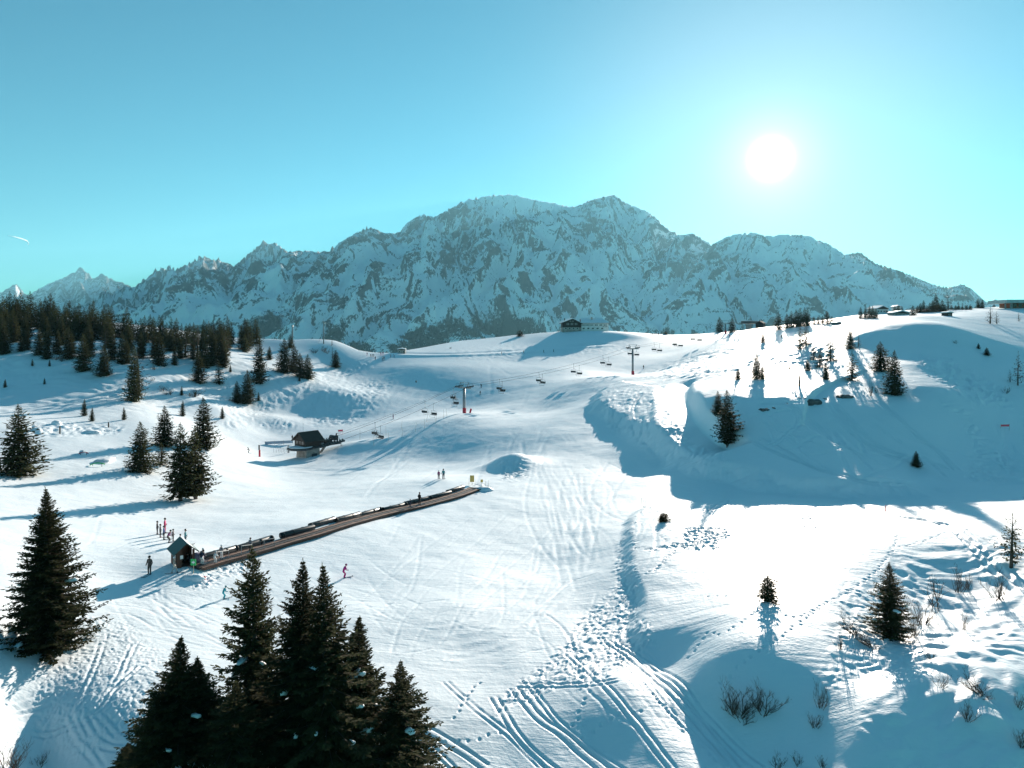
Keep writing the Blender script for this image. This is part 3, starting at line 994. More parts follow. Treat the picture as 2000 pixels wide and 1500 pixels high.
# ------------------------------------------------------------------ mesh builder
class MB:
    def __init__(self):
        self.v, self.f, self.mi = [], [], []
        self.cur = 0
    def mat(self, i):
        self.cur = i
        return self
    def add(self, v, f):
        n = len(self.v)
        self.v.extend([tuple(p) for p in v])
        for q in f:
            self.f.append(tuple(n + k for k in q))
            self.mi.append(self.cur)
        return self
    def box(self, c, s, rz=0.0, rx=0.0, ry=0.0):
        m = Matrix.Rotation(rz, 3, 'Z') @ Matrix.Rotation(ry, 3, 'Y') @ Matrix.Rotation(rx, 3, 'X')
        c = Vector(c)
        h = Vector(s) * 0.5
        v = [c + m @ Vector((h.x * a, h.y * b, h.z * d)) for a in (-1, 1) for b in (-1, 1) for d in (-1, 1)]
        return self.add(v, [(0, 1, 3, 2), (4, 6, 7, 5), (0, 4, 5, 1), (2, 3, 7, 6), (0, 2, 6, 4), (1, 5, 7, 3)])
    def bar(self, a, b, w, h=None, up=(0, 0, 1)):
        """square bar from a to b"""
        a, b = Vector(a), Vector(b)
        h = h or w
        d = (b - a).normalized()
        u = Vector(up)
        if abs(d.dot(u)) > 0.98:
            u = Vector((0, 1, 0))
        r = d.cross(u).normalized() * (w / 2)
        q = r.cross(d).normalized() * (h / 2)
        v = []
        for p in (a, b):
            v += [p - r - q, p + r - q, p + r + q, p - r + q]
        return self.add(v, [(3, 2, 1, 0), (4, 5, 6, 7), (0, 1, 5, 4), (1, 2, 6, 5), (2, 3, 7, 6), (3, 0, 4, 7)])
    def tube(self, pts, r, n=8, r2=None, cap=True):
        pts = [Vector(p) for p in pts]
        rings = []
        base = len(self.v)
        for i, p in enumerate(pts):
            d = (pts[min(i + 1, len(pts) - 1)] - pts[max(i - 1, 0)]).normalized()
            u = Vector((0, 0, 1)) if abs(d.z) < 0.95 else Vector((0, 1, 0))
            x = d.cross(u).normalized()
            y = x.cross(d).normalized()
            if isinstance(r, (list, tuple)):
                rr = r[i]
            else:
                rr = r if r2 is None else r + (r2 - r) * i / max(len(pts) - 1, 1)
            rings.append([p + x * math.cos(2 * math.pi * k / n) * rr + y * math.sin(2 * math.pi * k / n) * rr for k in range(n)])
        v = [q for ring in rings for q in ring]
        f = []
        for i in range(len(rings) - 1):
            for k in range(n):
                a, b = i * n + k, i * n + (k + 1) % n
                f.append((a, b, b + n, a + n))
        if cap:
            f.append(tuple(reversed(range(n))))
            f.append(tuple((len(rings) - 1) * n + k for k in range(n)))
        return self.add(v, f)
    def lathe(self, prof, c=(0, 0, 0), n=16):
        """profile of (radius, z) turned about z"""
        c = Vector(c)
        v = [c + Vector((r * math.cos(2 * math.pi * k / n), r * math.sin(2 * math.pi * k / n), z)) for r, z in prof for k in range(n)]
        f = []
        for i in range(len(prof) - 1):
            for k in range(n):
                a, b = i * n + k, i * n + (k + 1) % n
                f.append((a, b, b + n, a + n))
        f.append(tuple(reversed(range(n))))
        f.append(tuple((len(prof) - 1) * n + k for k in range(n)))
        return self.add(v, f)
    def prism(self, poly, y0, y1, axis='y'):
        """polygon in (x, z) pushed along y (or (y, z) along x)"""
        n = len(poly)
        if axis == 'y':
            v = [(x, y, z) for y in (y0, y1) for x, z in poly]
        elif axis == 'x':
            v = [(y, x, z) for y in (y0, y1) for x, z in poly]
        else:
            v = [(x, z, y) for y in (y0, y1) for x, z in poly]
        f = [tuple(range(n)), tuple(reversed(range(n, 2 * n)))]
        for k in range(n):
            f.append((k, k + n, (k + 1) % n + n, (k + 1) % n))
        return self.add(v, f)
    def blob(self, c, s, seed=0, n=10, m=6, rough=0.2):
        c = Vector(c)
        v = [c + Vector((0, 0, -s[2]))]
        rng = random.Random(seed)
        for i in range(1, m):
            th = math.pi * i / m
            for k in range(n):
                ph = 2 * math.pi * k / n
                q = 1 + rough * (rng.random() - 0.5) * 2
                v.append(c + Vector((s[0] * math.sin(th) * math.cos(ph) * q, s[1] * math.sin(th) * math.sin(ph) * q, -s[2] * math.cos(th) * q)))
        v.append(c + Vector((0, 0, s[2])))
        f = [(0, 1 + (k + 1) % n, 1 + k) for k in range(n)]
        for i in range(m - 2):
            for k in range(n):
                a, b = 1 + i * n + k, 1 + i * n + (k + 1) % n
                f.append((a, b, b + n, a + n))
        t = len(v) - 1
        o = 1 + (m - 2) * n
        f += [(o + k, o + (k + 1) % n, t) for k in range(n)]
        return self.add(v, f)
    def mesh(self, name, mats, smooth=False, recalc=True):
        me = bpy.data.meshes.new(name)
        me.from_pydata(self.v, [], self.f)
        for m in (mats if isinstance(mats, (list, tuple)) else [mats]):
            me.materials.append(m)
        if max(self.mi or [0]) > 0:
            me.polygons.foreach_set('material_index', self.mi)
        if recalc:
            import bmesh
            bm = bmesh.new()
            bm.from_mesh(me)
            bmesh.ops.recalc_face_normals(bm, faces=bm.faces)
            bm.to_mesh(me)
            bm.free()
        if smooth:
            me.polygons.foreach_set('use_smooth', [True] * len(me.polygons))
        me.update()
        return me
    def build(self, name, mats, parent=None, smooth=False, recalc=True):
        return link(name, self.mesh(name, mats, smooth, recalc), parent)

def link(name, data, parent=None, loc=None):
    o = bpy.data.objects.new(name, data)
    COL.objects.link(o)
    if parent is not None:
        o.parent = parent
    if loc is not None:
        o.location = loc
    return o

def tag(o, label, cat, group=None):
    o['label'] = label
    o['category'] = cat
    if group:
        o['group'] = group
    return o

def thing(name, label, cat, loc=(0, 0, 0), rz=0.0, group=None, scale=None):
    o = bpy.data.objects.new(name, None)
    COL.objects.link(o)
    o.empty_display_size = 0.3
    o.location = loc
    o.rotation_euler = (0, 0, rz)
    if scale is not None:
        o.scale = scale if isinstance(scale, (tuple, list)) else (scale,) * 3
    return tag(o, label, cat, group)

def copy_tree(o, parent=None):
    c = o.copy()
    COL.objects.link(c)
    c.parent = parent
    for ch in o.children:
        copy_tree(ch, c)
    return c

# ------------------------------------------------------------------ plain materials
def bark_material():
    t = NT('spruce_bark')
    co = t.coord()
    t.set(Base_Color=t.ramp(t.noise(co, 5.0, 5), [(0.3, (0.045, 0.032, 0.024)), (0.7, (0.13, 0.10, 0.08))]), Roughness=0.9, Normal=t.bump(t.noise(co, 14, 4), 0.5, 0.03))
    M['bark'] = t.m
bark_material()
def needle_material(name, lo, hi, tip, trans=0.22):
    t = NT(name)
    co = t.coord()
    oi = t.n('ShaderNodeObjectInfo')
    nz = t.noise(co, 0.9, 4, 0.6)
    c = t.ramp(nz, [(0.32, lo), (0.62, hi)])
    c = t.mix(t.math('MULTIPLY', t.attr('tip'), 0.6), c, tip)
    hs = t.n('ShaderNodeHueSaturation')
    t.l(c, hs.inputs['Color'])
    t.l(t.math('ADD', t.math('MULTIPLY', oi.outputs['Random'], 0.5), 0.75), hs.inputs['Value'])
    t.set(Base_Color=hs.outputs['Color'], Roughness=0.85)
    t.b.inputs['Specular IOR Level'].default_value = 0.08
    tr = t.n('ShaderNodeBsdfTranslucent')
    t.l(hs.outputs['Color'], tr.inputs['Color'])
    mx = t.n('ShaderNodeMixShader')
    mx.inputs['Fac'].default_value = trans
    out = t.t.nodes['Material Output']
    t.l(t.b.outputs['BSDF'], mx.inputs[1])
    t.l(tr.outputs['BSDF'], mx.inputs[2])
    t.l(mx.outputs['Shader'], out.inputs['Surface'])
    M[name] = t.m
needle_material('needles', (0.026, 0.030, 0.016), (0.066, 0.072, 0.032), (0.115, 0.118, 0.046), 0.38)
needle_material('larch_twigs', (0.055, 0.038, 0.026), (0.12, 0.085, 0.06), (0.17, 0.12, 0.085), 0.1)
plain('twig', (0.115, 0.075, 0.055), 0.85, 0, 0.4, 3.0, 0)
plain('clump_snow', (0.84, 0.87, 0.90), 0.6, 0, 0.04, 2.0, 0.2)
plain('steel', (0.30, 0.32, 0.33), 0.45, 0.6, 0.2, 3.0, 0.05)
plain('dark_steel', (0.055, 0.06, 0.065), 0.5, 0.4, 0.3, 3.0, 0.05)
plain('rope_steel', (0.05, 0.05, 0.055), 0.5, 0.5, 0.2, 3.0, 0)
plain('black_plastic', (0.016, 0.017, 0.019), 0.38, 0, 0.35, 1.5, 0.1)
plain('belt_rubber', (0.022, 0.022, 0.024), 0.7, 0, 0.4, 4.0, 0.2)
plain('red_pad', (0.55, 0.018, 0.05), 0.6, 0, 0.15, 5.0, 0.1)
plain('pink_flag', (0.85, 0.10, 0.14), 0.7, 0, 0.1, 4.0, 0)
plain('concrete', (0.27, 0.26, 0.25), 0.85, 0, 0.25, 1.2, 0.3)
plain('white_wall', (0.72, 0.70, 0.66), 0.8, 0, 0.12, 0.8, 0.1)
plain('glass_dark', (0.018, 0.022, 0.026), 0.12, 0, 0.3, 1.0, 0)
plain('rock', (0.10, 0.098, 0.098), 0.9, 0, 0.5, 0.9, 0.8)
plain('green_roof', (0.022, 0.075, 0.072), 0.5, 0.2, 0.2, 2.0, 0.1)
plain('sign_green', (0.03, 0.45, 0.12), 0.5, 0, 0.05, 3.0, 0)
plain('sign_white', (0.80, 0.80, 0.78), 0.5, 0, 0.05, 3.0, 0)
plain('sign_yellow', (0.55, 0.38, 0.10), 0.5, 0, 0.1, 3.0, 0)
plain('stone', (0.33, 0.29, 0.25), 0.9, 0, 0.35, 0.9, 0.5)
plain('net', (0.35, 0.42, 0.50), 0.8, 0, 0.2, 2.0, 0)
plain('bamboo', (0.40, 0.36, 0.26), 0.7, 0, 0.2, 4.0, 0)
plain('rust_brown', (0.30, 0.10, 0.05), 0.7, 0.1, 0.35, 0.6, 0.1)
plain('pale_roof', (0.48, 0.52, 0.50), 0.6, 0.1, 0.15, 0.6, 0.1)
def wood_material(name, lo, hi, scale=1.0, axis=(14, 14, 1.2)):
    t = NT(name)
    mp = t.n('ShaderNodeMapping')
    mp.inputs['Scale'].default_value = axis
    t.l(t.coord(), mp.inputs['Vector'])
    g = t.noise(mp.outputs['Vector'], scale, 5, 0.6, 0.6)
    oi = t.n('ShaderNodeObjectInfo')
    hs = t.n('ShaderNodeHueSaturation')
    t.l(t.ramp(g, [(0.3, lo), (0.7, hi)]), hs.inputs['Color'])
    t.l(t.math('ADD', t.math('MULTIPLY', oi.outputs['Random'], 0.5), 0.75), hs.inputs['Value'])
    t.set(Base_Color=hs.outputs['Color'], Roughness=0.75, Normal=t.bump(g, 0.3, 0.01))
    M[name] = t.m
wood_material('dark_wood', (0.035, 0.018, 0.012), (0.085, 0.042, 0.028))
wood_material('chalet_wood', (0.020, 0.014, 0.011), (0.055, 0.036, 0.026))
wood_material('hut_wood', (0.07, 0.032, 0.022), (0.15, 0.065, 0.042))
wood_material('deck_wood', (0.13, 0.070, 0.048), (0.24, 0.135, 0.095), 1.0, (6, 6, 6))
# ------------------------------------------------------------------ conifers
def spruce_mesh(name, seed, H, R, whorls, per, twigs, blade, ragged=0.25, droop=0.35, low=0.04, sparse=0.0, power=0.85):
    """crown of many small needle sprays on drooping branches, and the trunk"""
    rng = random.Random(seed)
    v, f, tip = [], [], []
    stem = MB()
    def spray(p, d, L, w, up):
        """a needle spray: a jagged leaf of four small faces"""
        side = d.cross(up)
        if side.length < 1e-4:
            side = Vector((1, 0, 0))
        side.normalize()
        n0 = len(v)
        q = p + d * L
        m1 = p + d * L * 0.35 - up * L * 0.05
        m2 = p + d * L * 0.68 - up * L * 0.08
        v.extend([p, m1 + side * w, m1 - side * w * 0.9, m2 + side * w * 0.75, m2 - side * w * 0.8, q - up * L * 0.06])
        k = rng.random()
        tip.extend([0, 0.35 * k, 0.35 * k, 0.7 * k, 0.7 * k, 1.0 * k])
        f.extend([(n0, n0 + 2, n0 + 1), (n0 + 1, n0 + 2, n0 + 4, n0 + 3), (n0 + 3, n0 + 4, n0 + 5)])
    lean = Vector((rng.uniform(-0.02, 0.02), rng.uniform(-0.02, 0.02), 0))
    lop = rng.random() * 6.28
    for i in range(whorls):
        t = low + (1 - low) * (i / (whorls - 1)) ** 0.92
        z = t * H
        env = R * (1 - t) ** power * (1 - 0.35 * math.exp(-((t - low) / 0.08) ** 2))
        env = max(env, 0.03)
        n = max(3, int(round(per * (0.55 + 0.45 * (1 - t)))))
        ph0 = rng.random() * 6.28
        for b in range(n):
            if rng.random() < sparse:
                continue
            ph = ph0 + 6.283 * b / n + rng.uniform(-0.3, 0.3)
            L = env * (1 + ragged * rng.uniform(-1, 1.0)) * (1 + 0.14 * math.cos(ph - lop))
            out = Vector((math.cos(ph), math.sin(ph), 0))
            rise = -droop + (0.95 + droop) * t ** 2.2 + rng.uniform(-0.12, 0.12)
            p0 = Vector((lean.x * z, lean.y * z, z))
            pts = []
            ns = 5
            for s in range(ns + 1):
                u = s / ns
                pts.append(p0 + out * (L * u) + Vector((0, 0, L * (rise * u + 0.30 * u * u * (1 - t) - 0.05 * math.sin(u * 3.1)))))
            if L > 0.25 * R:
                stem.tube([pts[0], pts[2], pts[4]], 0.016 * L + 0.006, 3, 0.004, cap=False)
            nt = max(3, int(twigs * (0.35 + 0.65 * L / R)))
            for k in range(nt):
                u = 0.12 + 0.88 * (k + rng.random()) / nt
                u = min(u, 1.0)
                s = min(int(u * ns), ns - 1)
                p = pts[s].lerp(pts[s + 1], u * ns - s)
                dirv = (pts[s + 1] - pts[s]).normalized()
                sd = Vector((-out.y, out.x, 0)) * (1 if k % 2 else -1)
                if k >= nt - 2:
                    d = dirv
                else:
                    d = (dirv * rng.uniform(0.4, 0.9) + sd * rng.uniform(0.5, 1.0) + Vector((0, 0, rng.uniform(-0.55, 0.22)))).normalized()
                ll = blade * (0.65 + 0.7 * rng.random()) * (1.15 - 0.45 * u) * (0.34 + 0.66 * min(L / (0.42 * R), 1.1))
                up = Vector((rng.uniform(-0.5, 0.5), rng.uniform(-0.5, 0.5), 1)).normalized()
                spray(p, d, ll, ll * rng.uniform(0.16, 0.30), up)
                if rng.random() < 0.55:
                    d2 = (d * 0.5 + Vector((rng.uniform(-0.6, 0.6), rng.uniform(-0.6, 0.6), rng.uniform(-0.9, 0.35)))).normalized()
                    spray(p + d * ll * 0.35, d2, ll * 0.75, ll * 0.17, Vector((0.3, 0.2, 1)).normalized())
    # leader shoots
    for k in range(6):
        d = Vector((rng.uniform(-0.35, 0.35), rng.uniform(-0.35, 0.35), 1)).normalized()
        spray(Vector((lean.x * H, lean.y * H, H * (0.975 + 0.008 * k))), d, blade * 0.6, blade * 0.07, Vector((d.y, -d.x, 0.1)).normalized())
    me = bpy.data.meshes.new(name)
    me.from_pydata([tuple(p) for p in v], [], f)
    a = me.attributes.new('tip', 'FLOAT', 'POINT')
    a.data.foreach_set('value', tip)
    me.update()
    tr = MB()
    tr.tube([(lean.x * z, lean.y * z, z) for z in (-0.6, 0.25 * H, 0.6 * H, H)], [0.019 * H + 0.04, 0.015 * H + 0.03, 0.008 * H + 0.02, 0.006], 7)
    n0 = len(tr.v)
    tr.v.extend(stem.v)
    tr.f.extend([tuple(n0 + q for q in face) for face in stem.f])
    tr.mi.extend([0] * len(stem.f))
    tm = tr.mesh(name + '_trunk', M['bark'], True, False)
    return me, tm

SPR = {}
def variant(key, mat, *a, **k):
    me, tm = spruce_mesh('crown_' + key, *a, **k)
    me.materials.append(M[mat])
    SPR[key] = (me, tm, a[1], a[2])      # mesh, trunk, height, radius
variant('heroA', 'needles', 1, 12.0, 2.75, 56, 9, 52, 0.30, ragged=0.36, power=0.95)
variant('heroB', 'needles', 2, 12.0, 2.3, 52, 9, 50, 0.30, ragged=0.42, droop=0.25, sparse=0.10, power=0.75)
variant('heroC', 'needles', 3, 12.0, 2.9, 56, 9, 52, 0.30, ragged=0.38, power=0.95, droop=0.42)
variant('heroD', 'needles', 4, 9.0, 2.1, 46, 8, 42, 0.25, ragged=0.40, power=0.95)
variant('midA', 'needles', 11, 10.0, 2.5, 30, 9, 18, 0.52, ragged=0.26)
variant('midB', 'needles', 12, 10.0, 2.1, 30, 8, 17, 0.52, ragged=0.34)
variant('midC', 'needles', 13, 10.0, 2.7, 28, 9, 18, 0.54, ragged=0.36, low=0.12)
variant('midD', 'needles', 14, 10.0, 2.0, 24, 6, 11, 0.58, ragged=0.40, sparse=0.15)
variant('farA', 'needles', 21, 10.0, 2.4, 22, 8, 9, 0.85, ragged=0.25)
variant('farB', 'needles', 22, 10.0, 2.0, 22, 7, 9, 0.80, ragged=0.30)
variant('farC', 'needles', 23, 10.0, 2.8, 20, 8, 9, 0.90, ragged=0.35)
variant('larchA', 'larch_twigs', 31, 10.0, 2.4, 20, 5, 7, 0.55, ragged=0.4, sparse=0.25, droop=0.15, low=0.1)
variant('larchB', 'larch_twigs', 32, 10.0, 2.0, 18, 5, 6, 0.55, ragged=0.45, sparse=0.3, droop=0.1, low=0.12)
variant('stub', 'needles', 41, 2.0, 0.62, 14, 7, 12, 0.22, ragged=0.3, low=0.02, power=0.55)
variant('spindly', 'needles', 42, 6.0, 1.35, 22, 6, 9, 0.30, ragged=0.4, sparse=0.2, droop=0.1, low=0.16, power=0.7)
_sn = MB()
_sn.blob((0, 0, 0), (0.30, 0.16, 0.10), 5, 9, 5, 0.3)
SNOW_CLUMP = _sn.mesh('snow_clump', M['clump_snow'], True)

RT = random.Random(77)
def tree(kind, pos, H, label, W=None, group=None, name='spruce_tree', rz=None, clumps=0, sink=0.12):
    me, tm, h0, r0 = SPR[kind]
    s = H / h0
    w = s * 1.15 if W is None else (W / 2) / r0 * (1.16 if kind.startswith('hero') else 1.28)
    o = thing(name, label, {'larch_tree': 'larch', 'juniper_bush': 'bush'}.get(name, 'spruce'), (pos[0], pos[1], pos[2] - sink * min(1.0, H / 6)), RT.random() * 6.28 if rz is None else rz, group, (w, w, s))
    link('crown', me, o)
    link('trunk', tm, o)
    for k in range(clumps):
        t = RT.uniform(0.06, 0.6)
        ph = RT.uniform(0, 6.28)
        r = r0 * (1 - t) ** 0.85 * RT.uniform(0.6, 0.9)
        c = link('snow_clump', SNOW_CLUMP, o, (r * math.cos(ph), r * math.sin(ph), t * h0 - 0.10 * r + 0.05))
        q = RT.uniform(0.7, 1.7)
        c.scale = (q / w, q / w, q * RT.uniform(0.7, 1.3) / s)
        c.rotation_euler = (RT.uniform(-0.5, 0.5), RT.uniform(-0.5, 0.5), ph + 0.3)
    return o

def tree_px(kind, px, py, hpx, label, wpx=None, **k):
    p = at(px, py)
    sc = p.y / F
    return tree(kind, p, hpx * sc, label, None if wpx is None else wpx * sc, **k)

def tree_top(kind, px, top, Y, label, wpx=None, **k):
    """a tree whose foot is below the frame: placed by depth and by where its tip shows"""
    X = (px - CX) / F * Y
    z = surf(X, Y)
    return tree(kind, Vector((X, Y, z)), -(top - YH) / F * Y - z, label, None if wpx is None else wpx * Y / F, **k)

G1 = 'big spruces in the foreground'
tree_top('heroB', 502, 1072, 43.5, 'tall ragged spruce with open left branches, left of the foreground clump', 150, group=G1, rz=2.0, clumps=6)
tree_top('heroC', 598, 1096, 41.5, 'thick foreground spruce in the middle of the clump, left of two tips', 250, group=G1, rz=0.5, clumps=12)
tree_top('heroA', 643, 1104, 40.5, 'broad foreground spruce with a blunt tip near the pink skier', 235, group=G1, rz=1.1, clumps=12)
tree_top('heroA', 692, 1205, 42.5, 'foreground spruce on the right shoulder of the tall clump', 190, group=G1, rz=4.0, clumps=5)
tree_top('heroD', 776, 1293, 42.0, 'separate young spruce at the right end of the foreground clump', 175, group=G1, rz=3.0, clumps=3)
tree_top('heroA', 345, 1248, 39.5, 'pointed spruce at the bottom edge, left of the foreground clump', 200, group=G1, rz=5.0, clumps=8)
tree_top('heroC', 390, 1283, 40.5, 'spruce at the bottom edge squeezed between the pointed one and the tall clump', 190, group=G1, rz=0.2, clumps=6)
tree_top('heroD', 452, 1330, 39.0, 'dark low spruce filling the gap under the ragged spruce', 190, group=G1, rz=2.2, clumps=4)
tree_top('heroD', 303, 1345, 38.8, 'drooping spruce at the lower left of the foreground group', 150, group=G1, rz=1.0, clumps=4)
tree_top('heroD', 250, 1452, 42.0, 'small spruce tip poking up at the bottom edge', 70, group=G1, rz=4.4)
tree_px('heroA', 92, 1270, 318, 'large full spruce alone at the left edge, twin tips', 168, group=G1, rz=2.6, clumps=4)
tree_px('heroB', 84, 1262, 300, 'slim second stem inside the large spruce at the left edge', 110, group=G1, rz=0.6)
G2 = 'spruces standing round the bright snow field'
tree_px('midA', 36, 926, 134, 'stout spruce cut by the left edge above the long shadow', 86, group=G2)
tree_px('midA', 274, 920, 97, 'spruce alone on the snow field, left of the three-trunk spruces', 58, group=G2)
tree_px('midB', 321, 872, 78, 'spruce behind the snow field between two bigger ones', 44, group=G2)
tree_px('midD', 315, 906, 42, 'small spruce at the side of the lone field spruce', 32, group=G2)
tree_px('midC', 352, 978, 150, 'left of the two spruces that show bare trunks in the snow field', 78, group=G2)
tree_px('midC', 382, 974, 138, 'right of the two spruces that show bare trunks in the snow field', 74, group=G2)
tree_px('midA', 397, 876, 97, 'tall spruce behind the bare-trunk pair, nearest the piste', 54, group=G2)
G3 = 'young spruces on the open slope at the left'
for px, py, h, lb in [
    (165,812,33,'larger of two young spruces side by side on the left slope'), (180,823,27,'smaller of two young spruces side by side on the left slope'),
    (242,821,25,'young spruce alone right of the side-by-side pair'), (357,813,31,'young spruce just above the tall piste-side spruce'),
    (434,817,24,'bushy young spruce at the edge of the groomed track'), (10,758,17,'tiny spruce at the left edge of the slope'),
    (87,751,13,'tiny spruce low on the shaded left slope'), (97,716,13,'right of two tiny spruces under the forest edge'),
    (63,714,14,'left of two tiny spruces under the forest edge'), (505,782,17,'tiny spruce right of the twin spruces above the track'),
    (450,727,15,'tiny spruce between the tall forest trees and the track'), (585,744,13,'tiny spruce below the four clumped spruces'),
    (381,775,14,'small spruce among brush on the shaded slope'), (355,772,18,'small spruce left of the brush on the shaded slope')]:
    tree_px('midB', px, py, h, lb, group=G3)
G4 = 'spruces at the lower edge of the forest hill'
for kd, px, py, h, w, lb in [
    ('midA',262,785,108,36,'very tall spruce leading the forest down the slope'), ('midB',388,747,64,30,'front spruce of the forest with a dark skirt'),
    ('midD',428,750,44,24,'thin snowy spruce right of the dark front spruce'), ('midA',483,787,64,32,'right and taller of twin spruces above the track'),
    ('midB',463,785,42,24,'left and shorter of twin spruces above the track'), ('midA',506,748,90,32,'tall spruce standing alone right of the forest'),
    ('midA',555,727,66,36,'tallest of the clumped spruces right of the forest'), ('midB',574,726,54,28,'second of the clumped spruces, open branches'),
    ('midB',586,736,46,26,'third of the clumped spruces, short and dark'), ('midA',601,740,47,30,'last of the clumped spruces, nearest the piste'),
    ('midA',656,719,34,20,'lone spruce below the mast at the track edge'), ('midB',526,702,26,14,'small spruce behind the tall lone one'),
    ('midA',203,734,58,34,'dark spruce at the foot of the forest, lowest of its row'), ('midA',162,722,72,34,'spruce at the forest foot left of the lowest one'),
    ('midA',238,710,62,26,'narrow spruce at the forest foot right of the lowest one'), ('midA',311,714,66,30,'rounded spruce at the forest edge in mid slope'),
    ('midD',362,697,54,26,'snow-dusted spruce beside a gap in the forest'), ('midB',334,686,44,24,'spruce before a gap in the forest'),
    ('midA',478,684,62,30,'tall pointed spruce on the crest left of the mast'), ('midA',92,701,60,22,'slim spruce at the forest foot near the left edge'),
    ('midB',77,692,52,24,'spruce left of the slim one at the forest foot'), ('midA',8,691,60,30,'spruce at the left edge of the forest foot'),
    ('midB',134,699,62,30,'spruce at the forest foot between two wide ones'), ('midB',276,699,44,22,'small spruce behind the very tall leading one'),
    ('midB',42,686,28,16,'left of two short spruces at the forest foot'), ('midB',53,682,36,18,'right of two short spruces at the forest foot'),
    ('midA',432,712,76,32,'dense spruce above the thin snowy one'), ('midB',412,713,70,28,'spruce left of the dense one in mid forest'),
    ('midA',396,718,72,30,'spruce directly behind the dark front spruce'), ('midA',32,661,78,34,'tall spruce near the left end of the forest top')]:
    tree_px(kd, px, py, h, lb, w, group=G4)
G5 = 'packed spruces of the forest hill'
_fx = random.Random(5)
def ordinal(k):
    return {1: 'first', 2: 'second', 3: 'third', 4: 'fourth', 5: 'fifth', 6: 'sixth', 7: 'seventh', 8: 'eighth', 9: 'ninth', 10: 'tenth'}.get(k) or '%d%s' % (k, 'th' if 10 <= k % 100 <= 20 else {1: 'st', 2: 'nd', 3: 'rd'}.get(k % 10, 'th'))
_n = 0
for row, (dy, hh, step) in enumerate([(0, 58, 9.0), (14, 60, 15.0), (29, 62, 23.0), (46, 62, 36.0)]):
    x = -8 + 4 * row
    _cnt = 0
    while x < 505 - 22 * row:
        cr = np.interp(x, [0, 60, 130, 200, 260, 330, 400, 450, 510], [640, 640, 645, 652, 662, 668, 670, 668, 672])
        gap = (row > 0 and _fx.random() < 0.30) or (row == 0 and 452 < x < 470)
        if not gap:
            py = cr + dy + _fx.uniform(-3, 5)
            h = hh * _fx.uniform(0.72, 1.12) * np.interp(x, [0, 250, 500], [1.1, 0.9, 0.75])
            _cnt += 1
            tree_px(_fx.choice(['farA', 'farB', 'farA', 'farC'] if row < 2 else ['midA', 'midB']), x, py, h, '%s spruce from the left in the %s row of the packed forest hill' % (ordinal(_cnt), ('back', 'second', 'third', 'front')[row]), h * _fx.uniform(0.34, 0.46), group=G5)
            _n += 1
        x += step * _fx.uniform(0.7, 1.3)
for px, py, h, lb in [(205,690,48,'leafless brown larch on the right of the packed forest'), (272,770,80,'leafless larch beside the very tall leading spruce'), (440,700,62,'leafless grey larch at the forest edge above the track'),
                  (385,700,58,'leafless larch in the middle of the forest edge'), (105,690,34,'thin bare larch in a snowy gap of the forest'), (256,672,34,'bare grey larch standing in the forest crest'),
                  (417,672,38,'bare larch at the forest top, left of the crest gap'), (488,672,40,'bare larch behind the pointed crest spruce'), (570,678,30,'bare larch on the crest beside a small spruce'),
                  (648,675,13,'low bare larch on the crest right of the mast'), (650,700,22,'bare larch just above the lone spruce below the mast')]:
    tree_px('larchA' if py % 2 else 'larchB', px, py, h, lb, h * 0.5, group='leafless larches', name='larch_tree')
tree_px('farA', 566, 679, 26, 'small spruce on the crest left of the mast', 14, group=G4)
G6 = 'spruces on the hills at the right'
